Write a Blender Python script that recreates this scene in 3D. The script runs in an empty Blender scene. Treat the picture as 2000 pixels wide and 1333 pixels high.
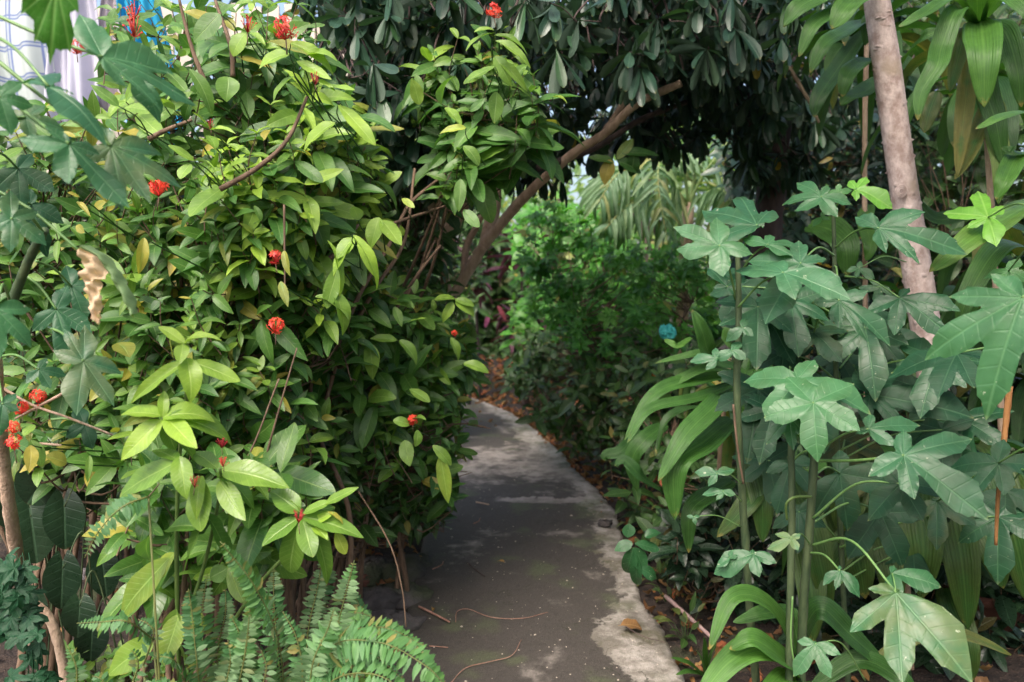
import bpy, math, random
import numpy as np
rng = np.random.default_rng(11)
R = math.radians
sc = bpy.context.scene
col = sc.collection

# ------------------------------------------------------------------ camera, sky, sun, exposure
CAMH = 1.35; FPX = 1600.0; PITCH = math.atan(106/1600.0)
cam = bpy.data.cameras.new('camera'); camo = bpy.data.objects.new('camera', cam); col.objects.link(camo)
camo.location = (0, 0, CAMH); camo.rotation_euler = (math.pi/2-PITCH, 0, 0)
cam.lens = 36*FPX/2000; cam.sensor_width = 36; cam.clip_end = 500; cam.clip_start = 0.05
cam.dof.use_dof = True; cam.dof.focus_distance = 2.2; cam.dof.aperture_fstop = 3.5
sc.camera = camo
w = bpy.data.worlds.new('World'); sc.world = w; w.use_nodes = True
nt = w.node_tree; nt.nodes.clear()
sky = nt.nodes.new('ShaderNodeTexSky'); sky.sky_type = 'NISHITA'; sky.sun_disc = False
SUN_EL, SUN_AZ = 52, 200           # azimuth clockwise from +Y
sky.sun_elevation = R(SUN_EL); sky.sun_rotation = R(SUN_AZ); sky.dust_density = 6; sky.air_density = 1.0; sky.ozone_density = 0.6
bg = nt.nodes.new('ShaderNodeBackground'); bg.inputs[1].default_value = 0.15
wo = nt.nodes.new('ShaderNodeOutputWorld')
nt.links.new(sky.outputs[0], bg.inputs[0]); nt.links.new(bg.outputs[0], wo.inputs[0])
sl = bpy.data.lights.new('sun', 'SUN'); sl.energy = 1.15; sl.angle = R(22); sl.color = (1, .95, .86)
so = bpy.data.objects.new('sun', sl); col.objects.link(so)
so.rotation_euler = (R(90-SUN_EL), 0, R(180-SUN_AZ))
sc.view_settings.view_transform = 'Standard'; sc.view_settings.look = 'None'
sc.view_settings.exposure = 1.38; sc.view_settings.gamma = 1
sc.cycles.max_bounces = 8; sc.cycles.transparent_max_bounces = 4

# ------------------------------------------------------------------ helpers
A = np.array
CAM = A([0, 0, CAMH]); FW = A([0, math.cos(PITCH), -math.sin(PITCH)]); UPC = A([0, math.sin(PITCH), math.cos(PITCH)]); RT = A([1., 0, 0]); UP = A([0, 0, 1.])
def ray(px, py):
    return FW + (px-1000)/FPX*RT + (666.5-py)/FPX*UPC
def P(px, py, d):
    r = ray(px, py); return CAM + r*(d/r[1])
def G(px, py, z=0.0):
    r = ray(px, py); return CAM + r*((z-CAMH)/r[2])
def nz(v):
    return v/(np.linalg.norm(v)+1e-9)
def rv(s=1.0):
    return rng.normal(size=3)*s
def U(a, b):
    return float(rng.uniform(a, b))

def crv(pts, n=6):
    p = [A(q, dtype=float) for q in pts]
    if len(p) == 2:
        return A([p[0]+(p[1]-p[0])*t for t in np.linspace(0, 1, n+1)])
    p = [2*p[0]-p[1]]+p+[2*p[-1]-p[-2]]
    out = []
    for i in range(1, len(p)-2):
        for t in np.linspace(0, 1, n, endpoint=False):
            a, b, c, d = p[i-1:i+3]
            out.append(.5*((2*b)+(-a+c)*t+(2*a-5*b+4*c-d)*t*t+(-a+3*b-3*c+d)*t**3))
    out.append(p[-2]); return A(out)

class Tm:
    def __init__(s, v, f, uv): s.v, s.f, s.uv = v, f, uv
def grid_faces(nu, nv):
    f = []
    for i in range(nu):
        for j in range(nv):
            a = i*(nv+1)+j; f.append((a, a+1, a+nv+2, a+nv+1))
    return A(f)
def leaf_tm(nu=7, nv=4, prof='ell', arch=.15, fold=.25, wave=.03, twist=0., seed=0):
    r = np.random.default_rng(seed); ph = r.uniform(0, 6)
    v = []; uv = []
    def wf(u):
        u = min(max(u, 0), 1)
        if prof == 'ell': a = (u**.75)*((1-u)**.72)/.36
        elif prof == 'ac': a = (u**.7)*((1-u)**.95)/.34
        elif prof == 'ov': a = (u**.45)*((1-u)**.85)/.37
        elif prof == 'obo': a = (u**1.15)*((1-u)**.5)/.41
        elif prof == 'strap': a = (u**.32)*((1-u)**.55)/.545
        elif prof == 'thin': a = (u**.3)*((1-u)**.8)/.45
        elif prof == 'pin': a = (u**.1)*((1-u)**.35)/.8
        return min(a, 1.0)
    for i in range(nu+1):
        t = i/nu; u = .5-.5*math.cos(math.pi*(.04+.96*t)) if prof != 'pin' else t
        if i == 0: u = 0.
        wd = max(wf(u), .035 if i < nu else .004)
        tw = twist*u
        for j in range(nv+1):
            s = -1+2*j/nv
            x = .5*s*wd; z = fold*abs(x)*.9 + wave*math.sin(u*13+ph+(1.5 if s > 0 else 0))*abs(s)*wd*.6
            x, z = x*math.cos(tw)-z*math.sin(tw), x*math.sin(tw)+z*math.cos(tw)
            # arch along an arc
            ang = arch*4*u
            y = u-.5*(ang**2)*u*.18; zz = -arch*1.4*u*u
            bend = .04*math.sin(u*5+ph)
            v.append((x+bend*u, y, zz+z*.35)); uv.append((u, abs(s)))
    return Tm(A(v), grid_faces(nu, nv), A(uv))
def fam(prof, nu=7, nv=4, arches=(.03, .12, .22, .35), fold=.3, wave=.04):
    return [leaf_tm(nu, nv, prof, a, fold*(.6+.3*k), wave, (.25 if k % 2 else -.2), k+5) for k, a in enumerate(arches)]

def polar(angs, Ls, rings, per, sin_k=.45, teeth=.0, seed=0):
    """palmate outline: radius per angle plus the angle to the nearest lobe axis"""
    r = np.random.default_rng(seed)
    o = np.argsort(angs); angs = [angs[k] for k in o]; Ls = [Ls[k] for k in o]; n = len(angs)
    TH = []; RR = []; AX = []; AL = []
    for k in range(n):
        a0, L0 = angs[k], Ls[k]; a1 = angs[(k+1) % n]+(2*math.pi if k == n-1 else 0); L1 = Ls[(k+1) % n]
        gap = a1-a0; big = gap > 1.75
        S = min(L0, L1)*((.16 if gap > 2.4 else .26) if big else sin_k+.28*max(0, 1-gap/1.1)); m = per+3 if big else per
        for q in range(m*2):
            t = q/m; L, tt, ax = (L0, t, a0) if t <= 1 else (L1, 2-t, a1)
            th = a0+gap*q/(2*m)
            if big: tt = min(1, abs(th-ax-(0 if t <= 1 else 0))/1.05)
            sh = max(L*(1-(.62 if big else .37)*tt**.68), S*.98)
            nb = .45 if big else .5; kk = min(1, max(0, (tt-nb)/(1-nb))); kk = kk*kk*(3-2*kk)
            rr = sh*(1-kk)+S*kk
            if tt > .08 and q % 2: rr *= 1+teeth*r.uniform(.2, 1)
            TH.append(th); RR.append(rr); AX.append(abs(th-ax)); AL.append(L)
    return A(TH), A(RR), A(AX), A(AL)
def lobed_mesh(angs, Ls, rings=6, per=5, sin_k=.45, teeth=.05, droop=.3, crease=.12, wav=.04, seed=0):
    TH, RR, AX, AL = polar(angs, Ls, rings, per, sin_k, teeth, seed)
    n = len(TH); Lm = max(Ls); v = []; uv = []; ph = seed*1.7
    for k in range(rings+1):
        f = (k/rings)**.85
        for i in range(n):
            r = RR[i]*f; x = r*math.cos(TH[i]); y = r*math.sin(TH[i])
            perp = r*math.sin(min(AX[i], 1.4)); al = r*math.cos(min(AX[i], 1.4))
            z = -droop*(r/Lm)**2*Lm*(.8+.5*math.sin(TH[i]*2+ph)) + crease*perp*(1.3-.5*f) + wav*Lm*math.sin(TH[i]*5+ph+r/Lm*6)*f
            if k == rings: z += wav*.6*Lm*math.sin(i*1.9+ph)
            v.append((x, y, z)); uv.append((al/AL[i], min(perp/AL[i]*2.6, 1)))
    f = []
    for k in range(rings):
        for i in range(n):
            j = (i+1) % n
            f.append((k*n+i, (k+1)*n+i, (k+1)*n+j, k*n+j))
    return A(v), A(f), A(uv)
def lob_tm(seed, n=5):
    r = np.random.default_rng(seed)
    an = [math.pi/2+R(d)+r.uniform(-.1, .1) for d in ((0, 55, -55, 115, -115) if n == 5 else (0, 65, -65))]
    Ls = [1, .85, .85, .6, .6][:n]
    v, f, uv = lobed_mesh(an, Ls, 3, 4, .45, .05, .3, .2, .05, seed)
    v = v*[.62, .62, .62]; return Tm(v, f, uv)

T_ELL = fam('ac'); T_ELLF = fam('ac', 5, 2); T_OV = fam('ov'); T_OBO = fam('obo', 6, 4, (.02, .1, .18)); T_OBOF = fam('obo', 4, 2, (.02, .1, .18))
T_STR = fam('strap', 12, 4, (.1, .25, .4, .5), .35, .08); T_THIN = fam('thin', 6, 2, (.1, .25, .4), .3, .0)
T_PIN = fam('pin', 3, 2, (.02, .1, .2), .2, .0); T_LOB = [lob_tm(k) for k in range(4)]; T_LOB3 = [lob_tm(k+9, 3) for k in range(3)]
T_ELLH = fam('ac', 14, 6, (.06, .14, .24, .36), .38, .09)+fam('ell', 14, 6, (.1, .3), .3, .07); T_DEAD = fam('ell', 8, 4, (.3, .5, -.3), 1.2, .35)

class Acc:
    def __init__(s): s.V = []; s.F = []; s.UV = []; s.T = []; s.n = 0; s.Q = {}
    def add(s, v, f, uv=None, t=(.5, 0, 0)):
        v = A(v, dtype=float); s.V.append(v); s.F.append(A(f)+s.n); s.n += len(v)
        s.UV.append(A(uv, dtype=float) if uv is not None else np.zeros((len(v), 2)))
        t = A(t, dtype=float); s.T.append(np.tile(t, (len(v), 1)) if t.ndim == 1 else t)
    def leaf(s, tm, base, d, nrm, L, W, t=(.5, 0, 0)):
        y = nz(d); x = np.cross(y, nrm); x = x/(np.linalg.norm(x)+1e-6); z = np.cross(x, y)
        s.Q.setdefault(id(tm), (tm, []))[1].append((base, x*W, y*L, z*L, t))
    def tube(s, pts, rad, k=5, t=(.5, 0, 0), cap=True, rough=0.0):
        pts = A(pts, dtype=float); n = len(pts); rad = np.interp(np.linspace(0, 1, n), np.linspace(0, 1, len(rad)), rad)
        d = np.gradient(pts, axis=0); d /= np.linalg.norm(d, axis=1)[:, None]+1e-9
        a = nz(np.cross(d[0], A([.3, .2, .9]))); v = []; uv = []; L = 0
        for i in range(n):
            a = nz(a-d[i]*np.dot(a, d[i])); b = np.cross(d[i], a)
            if i: L += np.linalg.norm(pts[i]-pts[i-1])
            for j in range(k):
                th = 2*math.pi*j/k; rr = rad[i]*(1+(rng.normal()*rough if rough else 0))
                v.append(pts[i]+(a*math.cos(th)+b*math.sin(th))*rr); uv.append((L, j/k))
        f = [(i*k+j, i*k+(j+1) % k, (i+1)*k+(j+1) % k, (i+1)*k+j) for i in range(n-1) for j in range(k)]
        if cap:
            c = len(v); v += [pts[0], pts[-1]]; uv += [(0, 0), (L, 0)]
            for j in range(0, k, 1):
                f.append((c, (j+1) % k, j, c) if False else (c, (j+1) % k, j, j)); f.append((c+1, (n-1)*k+j, (n-1)*k+(j+1) % k, (n-1)*k+(j+1) % k))
        s.add(v, f, uv, t)
    def flush(s):
        for tm, q in s.Q.values():
            m = len(q); B = A([a[0] for a in q]); X = A([a[1] for a in q]); Y = A([a[2] for a in q]); Z = A([a[3] for a in q]); T = A([a[4] for a in q])
            v = B[:, None]+tm.v[None, :, 0:1]*X[:, None]+tm.v[None, :, 1:2]*Y[:, None]+tm.v[None, :, 2:3]*Z[:, None]
            nv = len(tm.v)
            f = (tm.f[None]+(np.arange(m)*nv)[:, None, None]).reshape(-1, 4)+s.n
            s.V.append(v.reshape(-1, 3)); s.F.append(f); s.UV.append(np.tile(tm.uv, (m, 1))); s.T.append(np.repeat(T, nv, axis=0)); s.n += m*nv
        s.Q = {}
    def build(s, name, mat, parent=None, smooth=True):
        s.flush()
        if not s.V: return None
        V = np.concatenate(s.V); F = np.concatenate(s.F); UV = np.concatenate(s.UV); T = np.concatenate(s.T)
        org = np.zeros(3); q = parent
        while q is not None: org = org+A(q.location); q = q.parent
        V = V-org
        me = bpy.data.meshes.new(name)
        tri = F[:, 2] == F[:, 3]
        cnt = np.where(tri, 3, 4); tot = int(cnt.sum())
        mask = np.ones(F.shape, bool); mask[tri, 3] = False
        li = F[mask]
        me.vertices.add(len(V)); me.vertices.foreach_set('co', V.astype('f').ravel())
        me.loops.add(tot); me.loops.foreach_set('vertex_index', li.astype('i'))
        me.polygons.add(len(F)); st = np.concatenate([[0], np.cumsum(cnt)[:-1]]); me.polygons.foreach_set('loop_start', st.astype('i'))
        me.polygons.foreach_set('use_smooth', np.full(len(F), smooth))
        me.update(calc_edges=True)
        u = me.uv_layers.new(name='uv'); u.data.foreach_set('uv', UV[li].astype('f').ravel())
        at = me.attributes.new('tint', 'FLOAT_COLOR', 'POINT'); at.data.foreach_set('color', np.c_[T, np.ones(len(T))].astype('f').ravel())
        me.validate()
        me.materials.append(mat)
        o = bpy.data.objects.new(name, me); col.objects.link(o)
        if parent is not None: o.parent = parent
        return o

def tag(o, label=None, cat=None, group=None, kind=None):
    if label: o['label'] = label
    if cat: o['category'] = cat
    if group: o['group'] = group
    if kind: o['kind'] = kind
    return o
def thing(name, label, cat, loc, group=None):
    o = bpy.data.objects.new(name, None); col.objects.link(o); o.location = [float(c) for c in loc]; o.empty_display_size = .1
    return tag(o, label, cat, group)

# ------------------------------------------------------------------ materials
class N:
    def __init__(s, name):
        s.m = bpy.data.materials.new(name); s.m.use_nodes = True; s.t = s.m.node_tree; s.t.nodes.clear()
        s.out = s.t.nodes.new('ShaderNodeOutputMaterial')
    def n(s, typ, ins=None, **kw):
        x = s.t.nodes.new('ShaderNode'+typ)
        for k, v in kw.items(): setattr(x, k, v)
        for k, v in (ins or {}).items(): s.put(x.inputs[k], v)
        return x
    def put(s, sock, v):
        if isinstance(v, bpy.types.NodeSocket): s.t.links.new(v, sock)
        elif isinstance(v, bpy.types.Node): s.t.links.new(v.outputs[0], sock)
        else:
            if isinstance(v, (tuple, list)) and len(v) == 3 and sock.type == 'RGBA': v = (*v, 1)
            sock.default_value = v
    def math(s, op, a, b=0., c=None, clamp=False):
        x = s.n('Math', {0: a, 1: b}, operation=op, use_clamp=clamp)
        if c is not None: s.put(x.inputs[2], c)
        return x.outputs[0]
    def mix(s, f, a, b, typ='MIX'):
        x = s.n('Mix', data_type='RGBA', blend_type=typ)
        s.put(x.inputs[0], f); s.put(x.inputs[6], a); s.put(x.inputs[7], b); return x.outputs[2]
    def noise(s, vec, scale, detail=3, rough=.55, dist=0.):
        x = s.n('TexNoise', {'Scale': scale, 'Detail': detail, 'Roughness': rough, 'Distortion': dist})
        if vec is not None: s.put(x.inputs['Vector'], vec)
        return x.outputs[0]
    def ramp(s, f, a, b):
        return s.n('MapRange', {0: f, 1: a, 2: b}, interpolation_type='SMOOTHSTEP').outputs[0]
    def end(s, color, rough, bump=None, bs=.3, bd=.01, trans=0., tcol=None, spec=.5, coat=0.):
        p = s.n('BsdfPrincipled', {'Base Color': color, 'Roughness': rough, 'Specular IOR Level': spec})
        if coat: p.inputs['Coat Weight'].default_value = coat
        if bump is not None:
            b = s.n('Bump', {'Height': bump, 'Strength': bs, 'Distance': bd}); s.put(p.inputs['Normal'], b)
        sh = p.outputs[0]
        if trans:
            t = s.n('BsdfTranslucent', {'Color': tcol if tcol is not None else color})
            mx = s.n('MixShader', {0: trans, 1: p.outputs[0], 2: t.outputs[0]}); sh = mx.outputs[0]
        s.t.links.new(sh, s.out.inputs[0]); return s.m

def leafmat(name, dark, light, young, old=(.42, .30, .06), vein=(.35, .45, .2), rough=.42, nside=9, style='net', trans=.3, vs=.45, under=(.25, .36, .2), spots=0.0, spec=.5, vw=1.):
    g = N(name)
    at = g.n('Attribute', attribute_name='tint'); sp = g.n('SeparateColor', {0: at.outputs['Color']})
    uv = g.n('UVMap', uv_map='uv'); xy = g.n('SeparateXYZ', {0: uv.outputs[0]}); u, t = xy.outputs[0], xy.outputs[1]
    pos = g.n('TexCoord').outputs['Object']
    n1 = g.noise(pos, 18, 3); n2 = g.noise(pos, 90, 3)
    c = g.mix(sp.outputs[0], dark, light)
    c = g.mix(sp.outputs[1], c, young)
    f = g.math('MULTIPLY', sp.outputs[2], g.ramp(g.math('ADD', g.math('ADD', n1, g.math('MULTIPLY', t, .3)), g.math('MULTIPLY', sp.outputs[2], .45)), .45, .85), clamp=True)
    tip = g.math('MULTIPLY', g.ramp(g.math('ADD', u, g.math('MULTIPLY', n2, .12)), 1.0, 1.06), g.ramp(n1, .4, .6)); f = g.math('MAXIMUM', f, g.math('MULTIPLY', tip, .8 if style == 'par' else .35))
    c = g.mix(f, c, old)
    c = g.mix(g.ramp(n1, .3, .75), c, g.mix(1., c, (.62, .7, .6), 'MULTIPLY'))
    c = g.mix(g.math('MULTIPLY', g.ramp(n2, .5, .8), .35), c, g.mix(1., c, (1.5, 1.4, 1.2), 'MULTIPLY'))
    if style == 'net':
        mid = g.math('SUBTRACT', 1., g.ramp(t, .02*vw, .085*vw))
        ph = g.math('FRACT', g.math('MULTIPLY', g.math('SUBTRACT', u, g.math('MULTIPLY', t, .16)), nside))
        sv = g.ramp(g.math('ABSOLUTE', g.math('SUBTRACT', ph, .5)), .40, .5)
        vv = g.math('MAXIMUM', mid, g.math('MULTIPLY', sv, .35))
        hgt = g.math('ADD', g.math('MULTIPLY', vv, -.8), g.math('MULTIPLY', n2, .35))
    else:
        st = g.math('SINE', g.math('MULTIPLY', t, 38.)); fine = g.math('SINE', g.math('MULTIPLY', t, 97.))
        vv = g.math('ADD', g.math('MULTIPLY', g.ramp(st, .2, 1.), .3), g.math('MULTIPLY', g.math('SUBTRACT', 1., g.ramp(t, .01, .05)), .5))
        hgt = g.math('ADD', g.math('MULTIPLY', st, .5), g.math('MULTIPLY', fine, .25))
    c = g.mix(g.math('MULTIPLY', vv, vs), c, g.mix(.5, g.mix(1., c, (2.1, 1.9, 1.8), 'MULTIPLY'), vein))
    if spots:
        s3 = g.noise(pos, 55, 4, .7); c = g.mix(g.math('MULTIPLY', g.ramp(s3, .66, .72), spots), c, (.5, .55, .4))
    geo = g.n('NewGeometry')
    cu = g.mix(.55, c, under)
    c2 = g.mix(geo.outputs['Backfacing'], c, cu)
    ro = g.math('ADD', rough, g.math('MULTIPLY', g.math('SUBTRACT', n2, .5), .25))
    ro = g.math('ADD', ro, g.math('MULTIPLY', geo.outputs['Backfacing'], .25), clamp=True)
    tc = g.mix(1., c, (1.5, 1.7, .7), 'MULTIPLY')
    return g.end(c2, ro, hgt, .35, .004, trans, tc, spec)
def bark(name, a, b, scale=30, stretch=(1, 1, .25), rough=.85, bs=.6, moss=None, bd=.006):
    g = N(name); tc = g.n('TexCoord').outputs['Object']
    mp = g.n('Mapping', {0: tc}); mp.inputs[3].default_value = stretch
    n1 = g.noise(mp.outputs[0], scale, 6, .65); n2 = g.noise(tc, scale*.2, 3); n3 = g.noise(tc, scale*4, 3)
    c = g.mix(g.ramp(n1, .3, .7), a, b)
    c = g.mix(g.math('MULTIPLY', n3, .4), c, g.mix(1., c, (.5, .5, .5), 'MULTIPLY'))
    if moss: c = g.mix(g.ramp(n2, .5, .68), c, moss)
    return g.end(c, rough, g.math('ADD', n1, g.math('MULTIPLY', n3, .4)), bs, bd)
def flat(name, c, rough=.6, var=.25, scale=25, trans=0.):
    g = N(name); tc = g.n('TexCoord').outputs['Object']; n1 = g.noise(tc, scale, 4)
    at = g.n('Attribute', attribute_name='tint'); sp = g.n('SeparateColor', {0: at.outputs['Color']})
    k = g.math('ADD', 1-var, g.math('MULTIPLY', g.math('ADD', n1, sp.outputs[0]), var))
    cc = g.n('HueSaturation', {'Value': k, 'Color': (*c, 1)}).outputs[0]
    return g.end(cc, rough, n1, .3, .004, trans)

M_IX = leafmat('ixora_leaf', (.03, .10, .024), (.09, .225, .042), (.32, .48, .06), (.45, .36, .07), rough=.44, trans=.3, spots=.3)
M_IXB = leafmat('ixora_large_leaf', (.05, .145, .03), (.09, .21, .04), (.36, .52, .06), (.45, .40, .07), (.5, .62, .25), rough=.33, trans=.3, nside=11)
M_IXD = leafmat('shade_darkened_leaf', (.02, .06, .014), (.045, .11, .022), (.1, .22, .03), (.25, .2, .06), rough=.4, trans=.22)  # darker copy of the ixora leaf, shade put into its colour
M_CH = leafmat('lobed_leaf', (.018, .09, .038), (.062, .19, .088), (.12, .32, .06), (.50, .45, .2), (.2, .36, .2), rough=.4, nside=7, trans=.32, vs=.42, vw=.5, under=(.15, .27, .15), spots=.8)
M_CHD = leafmat('shade_darkened_lobed_leaf', (.009, .05, .022), (.024, .095, .044), (.1, .2, .06), (.4, .3, .1), (.12, .22, .12), spec=.3, rough=.55, nside=7, trans=.15, vs=.35, vw=.5)  # darker copy of the lobed leaf for leaves behind, shade painted in
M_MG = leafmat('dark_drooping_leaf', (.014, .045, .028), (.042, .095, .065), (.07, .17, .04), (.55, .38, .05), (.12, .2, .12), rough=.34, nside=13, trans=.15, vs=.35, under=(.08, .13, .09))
M_ST = leafmat('strap_leaf', (.018, .07, .018), (.05, .15, .03), (.15, .33, .05), (.4, .27, .08), (.25, .4, .12), rough=.4, style='par', trans=.3, vs=.5, under=(.12, .25, .07))
M_FN = leafmat('fern_leaf', (.045, .14, .055), (.09, .22, .09), (.22, .42, .08), (.3, .25, .08), (.1, .2, .08), rough=.5, nside=6, trans=.3, vs=.3)
M_PL = leafmat('palm_leaflet', (.08, .19, .11), (.25, .38, .26), (.38, .46, .16), (.4, .32, .12), (.4, .5, .3), rough=.38, style='par', trans=.3, vs=.5)
M_BG = leafmat('bright_shrub_leaf', (.03, .15, .03), (.11, .36, .045), (.2, .45, .05), (.4, .35, .08), rough=.4, nside=7, trans=.35)
M_BG2 = leafmat('pale_tree_leaf', (.10, .2, .07), (.2, .32, .13), (.36, .45, .14), (.4, .3, .1), rough=.4, nside=7, trans=.4)
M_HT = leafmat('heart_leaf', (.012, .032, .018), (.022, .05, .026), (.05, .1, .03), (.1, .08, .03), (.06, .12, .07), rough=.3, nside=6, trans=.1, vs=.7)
M_RD = leafmat('burgundy_leaf', (.025, .010, .014), (.07, .02, .03), (.35, .09, .22), (.3, .06, .05), (.3, .08, .1), rough=.4, style='par', trans=.25, under=(.1, .03, .05))
M_DRY = leafmat('dry_leaf', (.10, .05, .028), (.26, .15, .085), (.5, .3, .08), (.3, .08, .04), (.5, .35, .2), rough=.75, nside=8, trans=.15, under=(.3, .18, .1), spec=.2)
M_TAN = leafmat('withered_leaf', (.70, .50, .36), (.85, .66, .52), (.2, .35, .06), (.4, .22, .1), (.7, .5, .3), rough=.8, nside=8, trans=.2, under=(.6, .42, .28), spec=.2)
M_TW = bark('twig_bark', (.09, .055, .035), (.2, .13, .085), 60)
M_TWG = bark('green_stem', (.07, .13, .03), (.13, .2, .05), 60, rough=.5, bs=.3)
M_TWP = bark('petiole_skin', (.10, .22, .06), (.18, .32, .1), 60, rough=.4, bs=.1)
M_TRK = bark('pale_trunk_bark', (.36, .255, .23), (.70, .57, .54), 34, (1, 1, .7), .8, .8, (.40, .31, .25), .004)
M_LEAN = bark('peeling_bark', (.36, .24, .17), (.64, .47, .35), 26, (1, 1, .3), .85, .9, (.5, .35, .25), .012)
M_DKB = bark('dark_bark', (.05, .034, .034), (.11, .075, .068), 22, (1, 1, .3), .9, .9)
M_CST = bark('chaya_stem', (.03, .06, .025), (.085, .12, .05), 40, (1, 1, .2), .7, .5)

g = N('flower_red'); at = g.n('Attribute', attribute_name='tint'); sp = g.n('SeparateColor', {0: at.outputs['Color']})
c = g.mix(sp.outputs[0], (.75, .03, .03), (.95, .13, .06)); c = g.mix(sp.outputs[1], c, (.28, .01, .03)); M_FL = g.end(c, .5, trans=.25)
M_BUD = flat('flower_bud', (.33, .03, .035), .5)
M_ORG = flat('orange_petal', (.85, .3, .03), .6, trans=.2)

# ------------------------------------------------------------------ ground, path
def hgt(x, y):
    e = np.interp(x, [-40, -3, -.7, .75, 3, 40], [.6, .12, 0, 0, .1, .5])
    e = e+np.interp(y, [9.6, 13, 20], [0, .35, .7])*(np.abs(x) < 60)
    return e+.012*np.sin(x*7+y*3)*(np.abs(x) > .6)
g = N('soil'); tc = g.n('TexCoord').outputs['Object']
n1 = g.noise(tc, 3, 5); n2 = g.noise(tc, 22, 6, .7); n3 = g.noise(tc, 90, 3)
c = g.mix(g.ramp(n2, .35, .65), (.018, .012, .011), (.055, .036, .028)); c = g.mix(g.ramp(n1, .5, .65), c, (.04, .05, .02)); c = g.mix(g.ramp(n3, .62, .72), c, (.16, .10, .07))
M_SOIL = g.end(c, .95, g.math('ADD', n2, g.math('MULTIPLY', n3, .5)), 1., .03)
xs = np.unique(np.r_[np.linspace(-60, -4, 15), np.linspace(-4, 4, 81), np.linspace(4, 60, 15)]); ys = np.unique(np.r_[np.linspace(-20, -1, 8), np.linspace(-1, 12, 110), np.linspace(12, 90, 30)])
X, Y = np.meshgrid(xs, ys); Z = hgt(X, Y)+rng.normal(size=X.shape)*.008*(np.abs(X) > .7)-.05*(np.abs(X+.05) < .5)*(Y < 9)
a = Acc(); nx = len(xs); f = [(j*nx+i, j*nx+i+1, (j+1)*nx+i+1, (j+1)*nx+i) for j in range(len(ys)-1) for i in range(nx-1)]
a.add(np.c_[X.ravel(), Y.ravel(), Z.ravel()], f); tag(a.build('ground', M_SOIL), kind='structure')

REDGE = [(1365, 1420), (1335, 1333), (1300, 1240), (1255, 1160), (1222, 1060), (1192, 990), (1135, 925), (1092, 880), (1042, 835), (992, 803), (945, 785), (905, 772)]
RE = [G(*p, .03) for p in REDGE]
PINN = [(1215, 1420), (1222, 1333), (1205, 1240), (1190, 1160), (1168, 1070), (1142, 1000), (1100, 935), (1050, 890), (1015, 850), (975, 815), (935, 790), (898, 774)]
PI_ = [G(*p, .03) for p in PINN]
LE = [A([-.40, p[1], .03]) for p in RE]
for i, p in enumerate(LE): p[0] = np.interp(p[1], [0, 3, 5, 7, 9, 11], [-.42, -.42, -.5, -.62, -1.0, -1.6])
def resamp(pl, ys):
    pl = A(pl); return np.interp(ys, pl[:, 1], pl[:, 0])
yy = np.concatenate([np.linspace(-2, 2.5, 10), np.linspace(2.55, 10.2, 260)])
rx = resamp(crv(RE, 6), yy); ix = resamp(crv(PI_, 6), yy); lx = resamp(LE, yy)
def wob(s_, a_):
    r = np.random.default_rng(int(s_*10)); o = np.zeros(len(yy))
    for st_, am in ((.55, 1.), (.23, .7), (.09, .5), (.04, .35)): kx = np.arange(-3, 12, st_); o += am*np.interp(yy, kx+r.normal(size=len(kx))*0, r.normal(size=len(kx)))
    return a_*o
rx += wob(1., .008); ix += wob(2.3, .024); ix = np.minimum(ix, rx-.04)
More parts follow.
